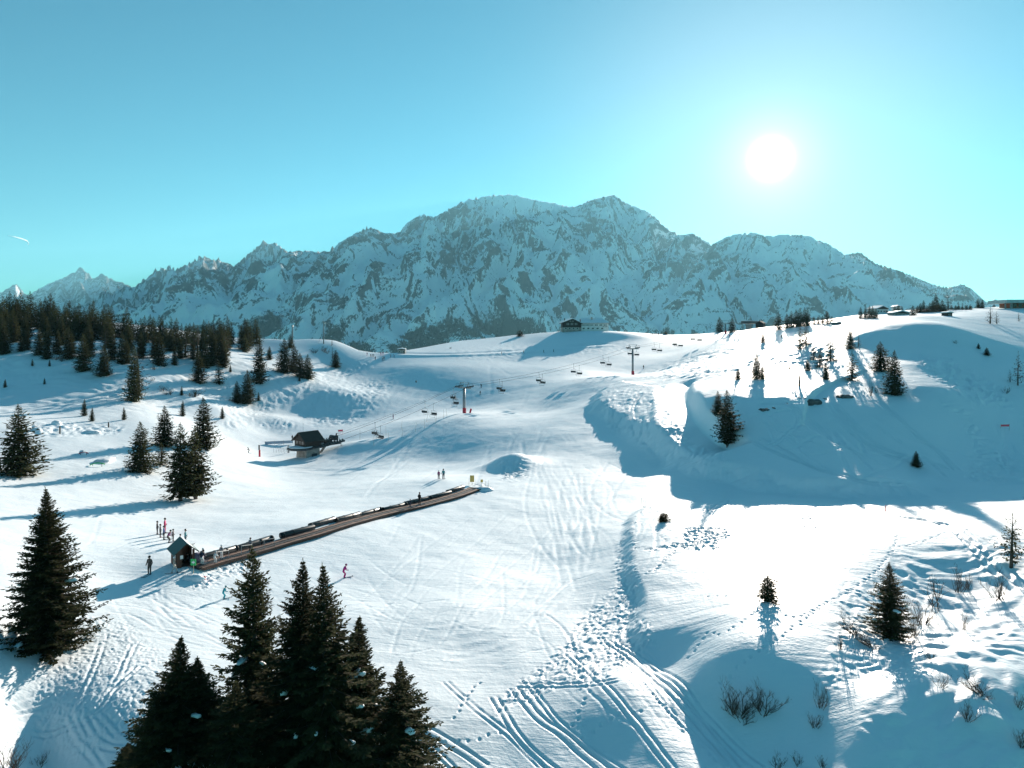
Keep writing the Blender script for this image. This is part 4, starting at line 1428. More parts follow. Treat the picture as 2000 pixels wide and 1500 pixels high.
for kd, px, py, h, w, lb in [
    ('midC',1421,869,107,56,'big spruce in the middle of the shaded slope by the piste bend'), ('midA',1402,809,46,28,'shorter spruce just behind the big one on the shaded slope'),
    ('midA',1747,771,86,40,'tall double spruce on the lip of the shaded slope'), ('midB',1720,725,56,40,'spreading spruce left of the tall double one'),
    ('midD',1664,744,56,28,'open-branched spruce on the sunny lip of the slope'), ('midB',1661,682,43,18,'narrow spruce beside a bare shrub on the sunny hill'),
    ('midD',1562,681,44,22,'left of two ragged spruces on the sunny hill'), ('midD',1574,673,42,22,'right of two ragged spruces on the sunny hill'),
    ('midA',1478,743,49,26,'taller spruce of the pair on the sunny bench'), ('midB',1489,743,27,16,'shorter spruce of the pair on the sunny bench'),
    ('midB',1441,743,22,14,'small neat spruce at the left end of the sunny bench'), ('midB',1577,723,22,14,'stubby spruce right of the sunny bench'),
    ('midD',1601,718,40,22,'lower spruce of the trio on the sunny hill'), ('midD',1622,705,46,28,'tallest spruce of the trio on the sunny hill'),
    ('midD',1590,703,30,18,'thin left spruce of the trio on the sunny hill'), ('midB',1613,741,34,16,'spruce below the trio, just above the bare rocks'),
    ('midA',1789,909,30,20,'tiny spruce alone low on the shaded slope'), ('midB',1911,682,11,7,'upper of two tiny spruces on the far right slope'),
    ('midA',1927,695,15,13,'lower of two tiny spruces on the far right slope'), ('midB',1490,669,21,11,'small spruce in front of the upper lift station'),
    ('midB',1542,722,9,5,'tiny spruce left of the stubby one'), ('farA',1405,648,32,17,'left spruce beside the top lift tower'), ('farA',1430,649,29,15,'right spruce beside the top lift tower'),
    ('farB',1450,640,16,10,'low spruce left of the upper lift station'), ('farA',1520,645,34,20,'spruce left of the dark clump on the skyline'),
    ('farB',1616,634,26,14,'pointed spruce right of the dark clump on the skyline'), ('farB',1624,632,14,9,'small skyline spruce right of the pointed one'),
    ('farB',1829,604,30,13,'tall thin spruce standing above the hedge on the right ridge'), ('farA',1783,616,20,13,'open spruce before the buildings on the right ridge'),
    ('farA',1911,602,20,10,'left of two skyline spruces near the far right restaurant'), ('farA',1918,602,18,9,'right of two skyline spruces near the far right restaurant'),
    ('farB',1942,599,9,7,'tiny skyline spruce nearest the far right restaurant'), ('farC',1300,653,7,9,'bushy dark conifer on the skyline right of the long chalet'),
    ('farC',1015,657,13,15,'bushy dark conifer behind the crest left of the long chalet')]:
    tree_px(kd, px, py, h, lb, w, group=G6)
for k, (px, h) in enumerate([(1537,28),(1546,32),(1555,34),(1563,36),(1571,36),(1578,33)]):
    tree_px(_fx.choice(['farA', 'farB']), px, 641 - 0.1 * (px - 1537), h, '%s dark spruce from the left in the tight skyline clump under the sun' % ordinal(k + 1), 16, group='tight spruce clump on the skyline')
for k, (px, h) in enumerate([(1590,15),(1598,14),(1606,16)]):
    tree_px('farB', px, 633, h, '%s short spruce right of the tight skyline clump' % ordinal(k + 1), 9, group='short spruce row on the skyline')
for k, (px, h) in enumerate([(1681,22),(1691,24),(1698,25),(1704,24),(1711,20)]):
    tree_px('farA', px, 622, h, '%s spruce in the skyline row left of the ridge buildings' % ordinal(k + 1), 10, group='spruce row left of the ridge buildings')
for k, (px, h) in enumerate([(1747,17),(1755,16),(1762,16)]):
    tree_px('farB', px, 614, h, '%s spruce from the left among the snowy ridge buildings' % ordinal(k + 1), 9, group='spruces among the ridge buildings')
for k, px in enumerate(range(1792, 1850, 6)):
    tree_px('farA', px, 611 - 0.05 * (px - 1792), 14 + 5 * ((k * 7) % 3), '%s spruce from the left in the dark hedge along the right ridge' % ordinal(k + 1), 10, group='dark hedge of spruces on the right ridge')
for k, px in enumerate((1858, 1866, 1872, 1880, 1888, 1895)):
    tree_px('farB', px, 605, 8 + (k % 3), '%s low spruce on the ridge from the skyline larch towards the restaurant' % ordinal(k + 1), 7, group='low spruces on the right ridge')
for kd, px, py, h, w, lb in [('larchA',1852,606,33,26,'spreading leafless larch on the right skyline'), ('larchB',1561,755,40,30,'bare crooked larch at the lip of the shaded slope'),
    ('larchA',1676,678,24,14,'bare larch beside the narrow spruce on the sunny hill'), ('larchB',1934,632,32,20,'left of two bare larches below the restaurant'), ('larchB',1947,633,24,12,'right of two bare larches below the restaurant'),
    ('larchA',1988,752,66,24,'tall bare larch at the right edge'), ('larchB',1973,745,24,12,'small bare larch left of the tall one at the right edge'), ('larchB',1990,628,18,9,'thin bare larch under the restaurant at the right edge')]:
    tree_px(kd, px, py, h, lb, w, group='leafless larches', name='larch_tree')
tree_px('stub', 1500, 1172, 46, 'stubby little spruce with a long straight shadow on the snow knoll', 36, sink=0.05)
tree_px('heroD', 1741, 1244, 146, 'full dark spruce among bare shrubs at the lower right', 92, clumps=6)
tree_px('spindly', 1975, 1108, 106, 'spindly thin-needled spruce at the right edge', 52)
tree_px('stub', 1296, 1018, 16, 'small dark juniper bush on top of the snow knoll', 22, name='juniper_bush', sink=0.02)
# ------------------------------------------------------------------ people
def cloth(name, col):
    if name not in M:
        t = NT(name)
        co = t.coord()
        nz = t.noise(co, 7.0, 4)
        t.set(Base_Color=t.ramp(nz, [(0.3, tuple(c * 0.7 for c in col)), (0.7, tuple(min(1, c * 1.2) for c in col))]), Roughness=0.75, Normal=t.bump(t.noise(co, 16, 3), 0.4, 0.02))
        M[name] = t.m
    return M[name]
CLOTH = {'black': (0.012, 0.012, 0.014), 'navy': (0.015, 0.025, 0.06), 'pink': (0.65, 0.03, 0.16), 'purple': (0.22, 0.015, 0.12), 'blue': (0.02, 0.08, 0.25),
         'teal': (0.015, 0.22, 0.26), 'cyan': (0.02, 0.38, 0.45), 'brown': (0.075, 0.062, 0.055), 'beige': (0.42, 0.34, 0.28), 'white': (0.72, 0.72, 0.72), 'grey': (0.22, 0.23, 0.25),
         'red': (0.45, 0.02, 0.04), 'slate': (0.06, 0.09, 0.12), 'magenta': (0.50, 0.012, 0.20), 'skin': (0.55, 0.33, 0.24), 'sand': (0.55, 0.50, 0.44)}
for k, c in CLOTH.items():
    cloth('cloth_' + k, c)
plain('ski_base', (0.10, 0.11, 0.14), 0.35, 0.1, 0.3, 4.0, 0)
plain('ski_red', (0.40, 0.04, 0.05), 0.35, 0.1, 0.3, 4.0, 0)
plain('pole_metal', (0.30, 0.30, 0.32), 0.4, 0.7, 0.1, 4.0, 0)

def body_mesh(name, pose):
    """one continuous skinned figure; material slots: jacket, trousers, boots, gloves, skin"""
    J = dict(hip=(0, 0, 0.95), waist=(0, 0.0, 1.08), chest=(0, 0, 1.30), neck=(0, 0, 1.47), head0=(0, 0.01, 1.55), head=(0, 0.02, 1.66), crown=(0, 0.01, 1.74))
    rad = dict(hip=0.155, waist=0.15, chest=0.175, neck=0.075, head0=0.08, head=0.105, crown=0.07)
    part = dict(hip='t', waist='j', chest='j', neck='j', head0='s', head='s', crown='s')
    for sd, n in ((-1, 'l'), (1, 'r')):
        J.update({'th' + n: (0.10 * sd, 0, 0.88), 'kn' + n: (0.115 * sd, 0.02, 0.48), 'an' + n: (0.12 * sd, 0, 0.12), 'he' + n: (0.12 * sd, -0.02, 0.05), 'to' + n: (0.125 * sd, 0.17, 0.045),
                  'sh' + n: (0.19 * sd, 0, 1.40), 'el' + n: (0.27 * sd, -0.03, 1.14), 'wr' + n: (0.28 * sd, 0.10, 0.95), 'pa' + n: (0.28 * sd, 0.14, 0.90), 'fi' + n: (0.275 * sd, 0.17, 0.84), 'tb' + n: (0.245 * sd, 0.17, 0.90)})
        rad.update({'th' + n: 0.105, 'kn' + n: 0.078, 'an' + n: 0.062, 'he' + n: 0.065, 'to' + n: 0.05, 'sh' + n: 0.085, 'el' + n: 0.062, 'wr' + n: 0.048, 'pa' + n: 0.05, 'fi' + n: 0.028, 'tb' + n: 0.02})
        part.update({'th' + n: 't', 'kn' + n: 't', 'an' + n: 't', 'he' + n: 'b', 'to' + n: 'b', 'sh' + n: 'j', 'el' + n: 'j', 'wr' + n: 'j', 'pa' + n: 'g', 'fi' + n: 'g', 'tb' + n: 'g'})
    for k, p in pose.items():
        J[k] = p
    keys = list(J)
    E = [('hip', 'waist'), ('waist', 'chest'), ('chest', 'neck'), ('neck', 'head0'), ('head0', 'head'), ('head', 'crown')]
    for n in 'lr':
        E += [('hip', 'th' + n), ('th' + n, 'kn' + n), ('kn' + n, 'an' + n), ('an' + n, 'he' + n), ('he' + n, 'to' + n), ('chest', 'sh' + n), ('sh' + n, 'el' + n), ('el' + n, 'wr' + n), ('wr' + n, 'pa' + n), ('pa' + n, 'fi' + n), ('pa' + n, 'tb' + n)]
    me = bpy.data.meshes.new(name)
    me.from_pydata([J[k] for k in keys], [(keys.index(a), keys.index(b)) for a, b in E], [])
    o = bpy.data.objects.new(name, me)
    COL.objects.link(o)
    o.modifiers.new('s', 'SKIN')
    for i, k in enumerate(keys):
        sv = me.skin_vertices[0].data[i]
        sv.radius = (rad[k], rad[k] * (0.78 if k in ('hip', 'waist', 'chest') else 1.0))
        sv.use_root = (k == 'hip')
    sub = o.modifiers.new('d', 'SUBSURF')
    sub.levels = sub.render_levels = 1
    dg = bpy.context.evaluated_depsgraph_get()
    out = bpy.data.meshes.new_from_object(o.evaluated_get(dg))
    out.name = name
    bpy.data.objects.remove(o)
    pos = np.array([J[k] for k in keys])
    slot = {'j': 0, 't': 1, 'b': 2, 'g': 3, 's': 4}
    ks = [slot[part[k]] for k in keys]
    out.materials.clear()
    for q in ('cloth_black', 'cloth_black', 'cloth_black', 'cloth_black', 'cloth_skin'):
        out.materials.append(M[q])
    mi = []
    for p in out.polygons:
        d = ((pos - np.array(p.center)) ** 2).sum(1)
        mi.append(ks[int(d.argmin())])
    out.polygons.foreach_set('material_index', mi)
    out.polygons.foreach_set('use_smooth', [True] * len(mi))
    out.update()
    return out, J
def _legs(kx, ky, kz, ay, fy):
    d = {}
    for sd, n in ((-1, 'l'), (1, 'r')):
        d.update({'kn' + n: (kx * sd, ky, kz), 'an' + n: (0.12 * sd, ay, 0.12), 'he' + n: (0.12 * sd, ay - 0.03, 0.05), 'to' + n: (0.125 * sd, ay + 0.17, 0.045)})
    return d
POSE = {}
POSE['stand'] = {}
_ski = dict(hip=(0, -0.14, 0.80), waist=(0, -0.06, 0.92), chest=(0, 0.10, 1.12), neck=(0, 0.19, 1.27), head0=(0, 0.22, 1.34), head=(0, 0.25, 1.45), crown=(0, 0.26, 1.53))
_ski.update(_legs(0.13, 0.16, 0.46, 0.02, 0.02))
for sd, n in ((-1, 'l'), (1, 'r')):
    _ski.update({'th' + n: (0.11 * sd, -0.10, 0.74), 'sh' + n: (0.20 * sd, 0.14, 1.22), 'el' + n: (0.32 * sd, 0.12, 0.98), 'wr' + n: (0.32 * sd, 0.36, 0.94), 'pa' + n: (0.32 * sd, 0.41, 0.92), 'fi' + n: (0.31 * sd, 0.45, 0.88), 'tb' + n: (0.28 * sd, 0.44, 0.93)})
POSE['ski'] = _ski
_walk = {}
_walk.update({'knl': (-0.11, 0.20, 0.52), 'anl': (-0.12, 0.26, 0.13), 'hel': (-0.12, 0.24, 0.05), 'tol': (-0.12, 0.42, 0.05), 'knr': (0.11, -0.02, 0.48), 'anr': (0.12, -0.26, 0.14), 'her': (0.12, -0.28, 0.07), 'tor': (0.12, -0.10, 0.045)})
_walk.update({'ell': (-0.27, -0.14, 1.16), 'wrl': (-0.27, -0.05, 0.95), 'pal': (-0.27, -0.02, 0.90), 'fil': (-0.27, 0.0, 0.84), 'tbl': (-0.24, 0.02, 0.90), 'elr': (0.27, 0.10, 1.15), 'wrr': (0.26, 0.30, 1.02), 'par': (0.26, 0.35, 1.0), 'fir': (0.255, 0.40, 0.97), 'tbr': (0.23, 0.37, 1.02)})
POSE['walk'] = _walk
_sit = dict(hip=(0, -0.05, 0.50), waist=(0, -0.08, 0.63), chest=(0, -0.06, 0.86), neck=(0, -0.02, 1.03), head0=(0, 0.0, 1.10), head=(0, 0.02, 1.21), crown=(0, 0.02, 1.29))
for sd, n in ((-1, 'l'), (1, 'r')):
    _sit.update({'th' + n: (0.11 * sd, 0.06, 0.49), 'kn' + n: (0.12 * sd, 0.44, 0.50), 'an' + n: (0.12 * sd, 0.50, 0.12), 'he' + n: (0.12 * sd, 0.48, 0.05), 'to' + n: (0.125 * sd, 0.66, 0.06),
                 'sh' + n: (0.19 * sd, -0.06, 0.96), 'el' + n: (0.26 * sd, 0.02, 0.72), 'wr' + n: (0.20 * sd, 0.24, 0.66), 'pa' + n: (0.19 * sd, 0.29, 0.64), 'fi' + n: (0.18 * sd, 0.34, 0.61), 'tb' + n: (0.16 * sd, 0.31, 0.66)})
POSE['sit'] = _sit
_crouch = dict(hip=(0, -0.20, 0.34), waist=(0, -0.14, 0.46), chest=(0, 0.02, 0.66), neck=(0, 0.10, 0.81), head0=(0, 0.13, 0.87), head=(0, 0.16, 0.98), crown=(0, 0.16, 1.06))
_crouch.update(_legs(0.16, 0.22, 0.44, 0.05, 0.05))
for sd, n in ((-1, 'l'), (1, 'r')):
    _crouch.update({'th' + n: (0.12 * sd, -0.14, 0.34), 'sh' + n: (0.19 * sd, 0.04, 0.75), 'el' + n: (0.28 * sd, 0.10, 0.52), 'wr' + n: (0.26 * sd, 0.30, 0.42), 'pa' + n: (0.26 * sd, 0.34, 0.38), 'fi' + n: (0.25 * sd, 0.37, 0.33), 'tb' + n: (0.22 * sd, 0.36, 0.39)})
POSE['crouch'] = _crouch
BODY = {k: body_mesh('body_' + k, v) for k, v in POSE.items()}

_m = MB()
_m.lathe([(0.112, -0.035), (0.128, 0.0), (0.126, 0.05), (0.10, 0.105), (0.055, 0.135), (0.01, 0.145)], n=12)
HELMET = _m.mesh('helmet', M['cloth_black'], True)
_m = MB()
_m.tube([(-0.085, 0.075, -0.02), (0, 0.118, -0.02), (0.085, 0.075, -0.02)], 0.034, 6)
GOGGLES = _m.mesh('goggles', M['glass_dark'], True)
_m = MB()
_m.prism([(-0.78, 0.012), (-0.70, 0.0), (0.80, 0.0), (0.90, 0.03), (0.97, 0.11), (0.965, 0.125), (0.88, 0.045), (0.79, 0.02), (-0.70, 0.02)], -0.045, 0.045, 'x')
SKI = _m.mesh('ski', M['ski_base'])
SKI_RED = _m.mesh('ski', M['ski_red'])
_m = MB()
_m.tube([(0, 0, 1.12), (0, 0, 0.0)], 0.012, 5, 0.008)
_m.lathe([(0.012, 0.08), (0.055, 0.085), (0.012, 0.095)], n=8)
_m.tube([(0, 0, 1.14), (0, 0, 1.02)], 0.02, 6)
POLE = _m.mesh('ski_pole', M['pole_metal'])

def person(pos, rz, h, pose, jacket, legs, label, hat='black', skis=True, poles=False, group=None, gloves='black', boots='black', normal=True, red=False):
    s = h / (1.77 if pose in ('stand', 'walk') else 1.77)
    o = thing('person', label, 'person', pos, rz, group, s)
    me, J = BODY[pose]
    b = link('body', me, o)
    for i, c in enumerate((jacket, legs, boots, gloves)):
        b.material_slots[i].link = 'OBJECT'
        b.material_slots[i].material = M['cloth_' + c]
    hd = Vector(J['head'])
    e = link('helmet', HELMET, o, hd + Vector((0, -0.01, 0.015)))
    e.material_slots[0].link = 'OBJECT'
    e.material_slots[0].material = M['cloth_' + hat]
    link('goggles', GOGGLES, o, hd)
    if skis:
        for n in 'lr':
            f = Vector(J['he' + n])
            k = link('ski', SKI_RED if red else SKI, o, (f.x, f.y + 0.08, f.z - 0.065))
    if poles:
        for n, a in (('l', 0.3), ('r', -0.3)):
            q = Vector(J['pa' + n])
            k = link('ski_pole', POLE, o, (q.x, q.y - 0.25, max(q.z - 1.05, 0)))
            k.rotation_euler = (-0.25, 0, 0)
    return o

def person_px(px, py, hpx, face, pose, jacket, legs, label, **k):
    p = at(px, py)
    h = hpx * p.y / F
    h = min(max(h, 0.95), 1.9)
    return person(p, math.radians(face), h, pose, jacket, legs, label, **k)

Q = 'skiers queuing behind the wooden hut'
for a in [   # px, foot row, height in px, heading, pose, jacket, trousers, label, extras
    (307,1043,26,-70,'stand','black','black','skier in black, farthest left of the queue behind the hut',dict(poles=True)),
    (313,1049,26,-70,'stand','black','black','skier in black with pink boots, second from left in the queue',dict(boots='pink')),
    (322,1040,29,-75,'stand','pink','pink','skier in a bright pink suit at the back of the queue',dict(poles=True)),
    (320,1054,27,-70,'stand','blue','black','skier in a blue jacket in the middle of the queue',dict(poles=True)),
    (329,1060,28,-70,'ski','purple','black','skier in a purple jacket bending forward in the queue',dict(poles=True)),
    (338,1057,24,-75,'stand','black','black','skier in black just left of the hut roof',dict()),
    (352,1068,24,-75,'stand','red','black','person with a dark red top half hidden behind the hut roof',dict()),
    (362,1064,30,-75,'stand','teal','slate','skier in teal standing behind the right end of the hut',dict(poles=True))]:
    person_px(a[0], a[1], a[2], a[3], a[4], a[5], a[6], a[7], group=Q, **a[8])
for a in [
    (292,1121,36,170,'stand','brown','brown','skier in brown clothes standing in the hut shadow',dict()),
    (340,1120,31,-80,'walk','beige','sand','skier in a beige jacket stepping towards the conveyor',dict(hat='white')),
    (366,1100,26,150,'sit','black','black','lift attendant in black sitting in the hut doorway',dict(skis=False)),
    (437,1169,28,-50,'ski','cyan','cyan','child in a turquoise suit skiing before the conveyor',dict(hat='teal')),
    (672,1130,30,-60,'ski','magenta','magenta','skier in a magenta suit behind the foreground spruces',dict(hat='purple')),
    (857,937,17,160,'stand','purple','black','skier in purple with white hat in the pair near the conveyor top',dict(hat='white', poles=True)),
    (866,937,20,160,'stand','teal','navy','skier in teal in the pair near the conveyor top',dict(poles=True)),
    (486,885,13,100,'ski','black','black','skier in black gliding left of the chairlift station',dict()),
    (571,861,11,0,'stand','black','black','person in black standing behind the station roof',dict(skis=False)),
    (768,819,10,120,'stand','purple','purple','person in purple on the piste above the lift ropes',dict()),
    (813,747,8,60,'crouch','black','black','person sitting in the snow in the middle of the far piste',dict(skis=False)),
    (938,771,8,140,'walk','black','black','skier with legs apart just right of the middle pylon',dict()),
    (940,757,9,140,'ski','black','navy','snow rider leaning over behind the middle pylon',dict()),
    (1257,720,8,150,'ski','black','black','skier beside the tall pylon with the red foot',dict()),
    (733,703,7,180,'stand','navy','black','skier in navy nearest to us at the col',dict()),
    (747,704,8,180,'stand','white','black','left of the touching pair at the col',dict()),
    (750,704,8,180,'stand','black','navy','right of the touching pair at the col',dict()),
    (763,698,7,90,'ski','slate','black','left of two skiers before the little col hut',dict()),
    (770,698,7,90,'ski','blue','black','right of two skiers before the little col hut',dict()),
    (724,697,6,180,'stand','black','black','left of three dark skiers on the col edge',dict()),
    (727,697,6,180,'stand','brown','black','middle of three dark skiers on the col edge',dict()),
    (730,697,6,180,'stand','black','navy','right of three dark skiers on the col edge',dict()),
    (744,694,6,180,'stand','pink','pink','left of two pink skiers on the col skyline',dict()),
    (748,694,7,180,'stand','magenta','white','right of two pink skiers on the col skyline',dict()),
    (717,694,6,180,'stand','purple','purple','skier in purple at the left end of the col',dict()),
    (980,692,6,90,'walk','navy','black','walker at the left end of the trail under the chalet',dict(skis=False)),
    (1023,690,6,90,'walk','black','black','second walker on the trail under the chalet',dict(skis=False)),
    (1062,689,6,90,'walk','slate','black','third walker on the trail under the chalet',dict(skis=False)),
    (1081,688,6,-90,'walk','black','navy','walker at the right end of the trail under the chalet',dict(skis=False)),
    (1274,656,6,120,'stand','brown','black','left of two skiers right of the chalet',dict()),
    (1286,656,6,120,'stand','black','brown','right of two skiers right of the chalet',dict()),
    (1402,657,7,180,'stand','black','black','skier left of the top pylon foot',dict()),
    (1425,660,7,180,'stand','magenta','black','skier in magenta right of the top pylon foot',dict()),
    (1437,658,7,180,'stand','brown','black','left of two skiers before the upper station',dict()),
    (1444,658,7,180,'stand','black','black','right of two skiers before the upper station',dict()),
    (1506,661,8,180,'ski','black','black','skier at the top of the sunny slope',dict()),
    (1526,661,8,180,'ski','navy','black','skier in navy at the top of the sunny slope',dict()),
    (1509,671,6,180,'ski','slate','black','skier a little way down the sunny slope',dict()),
    (1507,684,6,180,'ski','black','brown','lowest skier on the sunny slope',dict())]:
    person_px(a[0], a[1], a[2], a[3], a[4], a[5], a[6], a[7], **a[8])
# ------------------------------------------------------------------ chairlift
S0 = Vector(((622 - CX) / F * 178, 178, 0))
S3 = Vector(((1417 - CX) / F * 366, 366, 0))
LD = (S3 - S0).normalized()
LN = Vector((-LD.y, LD.x, 0))          # to the left of the uphill direction
L_RZ = math.atan2(LD.y, LD.x) - math.pi / 2
def on_line(px):
    """point of the lift line seen at that column"""
    a = (px - CX) / F
    t = (a * S0.y - S0.x) / ((S3.x - S0.x) - a * (S3.y - S0.y))
    return S0 + (S3 - S0) * t
GAUGE = 2.3
def pylon(px, base_row, top_row, label, pad, size=1.0):
    c = on_line(px)
    z = surf(c.x, c.y)
    H = -(top_row - YH) / F * c.y - z
    o = thing('lift_pylon', label, 'lift pylon', (c.x, c.y, z), L_RZ, 'chairlift pylons')
    m = MB()
    m.tube([(0, 0, -0.4), (0, 0, H - 0.9)], 0.42 * size, 14, 0.34 * size)
    m.build('mast', M['steel'], o, True)
    m = MB()
    m.box((0, 0, H - 0.85), (2 * GAUGE + 0.7, 0.42, 0.38))
    m.build('crossarm', M['steel'], o)
    for s in (-1, 1):
        m = MB()
        m.bar((s * GAUGE, -1.7, H - 0.55), (s * GAUGE, 1.7, H - 0.35), 0.16, 0.22)
        for k in range(6):
            y = -1.5 + 0.6 * k
            m.tube([(s * GAUGE - 0.07, y, H - 0.42 + 0.06 * y), (s * GAUGE + 0.07, y, H - 0.42 + 0.06 * y)], 0.22, 10)
        m.build('sheave_train', M['dark_steel'], o)
        m = MB()
        m.box((s * (GAUGE - 0.55), 0, H - 0.72), (0.55, 3.4, 0.06))
        for y in (-1.6, 0, 1.6):
            m.bar((s * (GAUGE - 0.30), y, H - 0.7), (s * (GAUGE - 0.30), y, H + 0.35), 0.05)
        m.bar((s * (GAUGE - 0.30), -1.6, H + 0.35), (s * (GAUGE - 0.30), 1.6, H + 0.35), 0.05)
        m.build('catwalk', M['dark_steel'], o)
        m = MB()
        m.bar((s * 1.1, 0, H - 0.7), (s * 1.75, 0, H + 0.75), 0.14)
        m.build('lifting_frame', M['steel'], o)
    m = MB()
    m.bar((-2.1, 0, H + 0.75), (2.1, 0, H + 0.75), 0.14)
    m.build('lifting_beam', M['steel'], o)
    m = MB()
    for s in (-0.2, 0.2):
        m.bar((s, -0.5 * size, 0.2), (s, -0.42 * size, H - 1.0), 0.05)
    for k in range(int(H / 0.45)):
        m.bar((-0.2, -0.5 * size, 0.4 + 0.45 * k), (0.2, -0.5 * size, 0.4 + 0.45 * k), 0.035)
    m.build('ladder', M['dark_steel'], o)
    if pad:
        m = MB()
        m.lathe([(0.50, -0.2), (0.56, 0.0), (0.56, 1.55), (0.46, 1.62)], n=14)
        m.box((0.55, -0.3, 0.35), (0.5, 0.6, 0.9), 0.3)
        m.build('red_pad', M['red_pad'], o)
    return c, z + H - 0.2, o
PY = []
_st = on_line(660)
_stz = surf(_st.x, _st.y)
PY.append((on_line(655), -(858 - YH) / F * on_line(655).y))
for px, b, t, lb, pad in [(907,806,752,'grey lift pylon on the crest of the big snow mound',True), (1236,733,677,'tall grey lift pylon with a red padded foot above the piste',True), (1417,660,629,'distant lift pylon on the sunny skyline',True)]:
    c, z, o = pylon(px, b, t, lb, pad)
    PY.append((c, z))
_uc = on_line(1452)
PY.append((_uc, surf(_uc.x, _uc.y) + 5.0))
def rope_point(s, t):
    """s: side -1 or 1; t: pylon index with fraction"""
    k = min(int(t), len(PY) - 2)
    u = t - k
    a, b = PY[k], PY[k + 1]
    p = a[0].lerp(b[0], u)
    z = a[1] + (b[1] - a[1]) * u - 0.018 * (b[0] - a[0]).length * 4 * u * (1 - u)
    q = p + Vector((LD.y, -LD.x, 0)) * (s * GAUGE)
    return Vector((q.x, q.y, z))
for s, lb in ((-1, 'far haul rope of the chairlift running up over the pylons'), (1, 'near haul rope of the chairlift running up over the pylons')):
    m = MB()
    m.tube([rope_point(s, (len(PY) - 1) * k / 48) for k in range(49)], 0.035, 5)
    tag(m.build('haul_rope', M['rope_steel'], None, True), lb, 'lift rope', 'chairlift ropes')
m = MB()
m.tube([rope_point(0, 0.0 + 1.0 * k / 12) + Vector((0, 0, 1.3)) for k in range(13)], 0.025, 5)
tag(m.build('signal_cable', M['rope_steel']), 'thin signal cable strung above the ropes from station to first pylon', 'cable')

def make_chair():
    o = thing('lift_chair', 'x', 'lift chair', (0, 0, 0), 0, 'chairs hanging on the chairlift')
    m = MB()
    m.tube([(0, 0, 0.1), (0, 0.05, -0.9), (0, 0.10, -1.7)], 0.045, 6)
    m.box((0, 0, 0.03), (0.12, 0.35, 0.14))
    m.build('hanger', M['steel'], o)
    m = MB()
    for s in (-1, 1):
        m.tube([(0, 0.10, -1.65), (s * 0.9, 0.05, -1.8), (s * 1.0, -0.15, -2.1), (s * 1.0, -0.2, -2.75), (s * 1.0, 0.28, -2.85)], 0.035, 6)
    m.build('frame', M['steel'], o)
    m = MB()
    m.box((0, 0.05, -2.82), (1.9, 0.5, 0.09))
    m.build('seat', M['black_plastic'], o)
    m = MB()
    m.box((0, -0.24, -2.50), (1.9, 0.07, 0.50), 0, -0.15)
    m.build('backrest', M['black_plastic'], o)
    m = MB()
    for s in (-0.95, 0.95):
        m.tube([(s, -0.2, -2.35), (s, 0.40, -2.40), (s, 0.5, -2.9), (s, 0.45, -3.35)], 0.022, 5)
    m.tube([(-0.95, 0.45, -3.35), (0.95, 0.45, -3.35)], 0.03, 5)
    m.tube([(-0.95, 0.40, -2.40), (0.95, 0.40, -2.40)], 0.025, 5)
    m.build('safety_bar', M['dark_steel'], o)
    return o
CH0 = make_chair()
_first = True
def hang_chair(px, s, label, up):
    global _first
    best = min((abs(CX + F * rope_point(s, t / 400 * (len(PY) - 1)).x / rope_point(s, t / 400 * (len(PY) - 1)).y - px), t) for t in range(401))[1]
    p = rope_point(s, best / 400 * (len(PY) - 1))
    o = CH0 if _first else copy_tree(CH0)
    _first = False
    o['label'] = label
    o.location = p
    o.scale = (1.12, 1.12, 1.12)
    o.rotation_euler = (0, 0, L_RZ + (0 if up else math.pi))
    return o, p
RIDE = {733: 2, 888: 2, 1319: 2, 1328: 2}
ORD = ['lowest', 'second lowest', 'third lowest', 'fourth lowest', 'fifth lowest', 'sixth lowest', 'seventh lowest', 'eighth lowest', 'ninth lowest', 'tenth lowest', 'topmost']
for i, (xa, xb) in enumerate([(733,742),(830,847),(886,889),(974,981),(1052,1060),(1121,1131),(1178,1190),(1230,1243),(1278,1288),(1319,1329),(1354,1366)]):
    for s, x, wd in ((-1, xa, 'far'), (1, xb, 'near')):
        rid = s == -1 and i in (0, 2, 9)
        o, p = hang_chair(x, s, '%s chair on the %s rope of the chairlift%s' % (ORD[i], wd, ', carrying riders' if rid else ', empty'), s == -1)
        if rid:
            for k, q in enumerate((-0.45, 0.45)):
                pp = p + Matrix.Rotation(L_RZ, 3, 'Z') @ Vector((q, 0.06, -3.5))
                person(pp, L_RZ, 1.7, 'sit', ('black', 'navy', 'slate')[(i + k) % 3], 'black', '%s rider on the %s occupied lift chair' % (('left', 'right')[k], ('lowest', 'middle', 'topmost')[(0, 2, 9).index(i)]), group='riders on the chairlift')

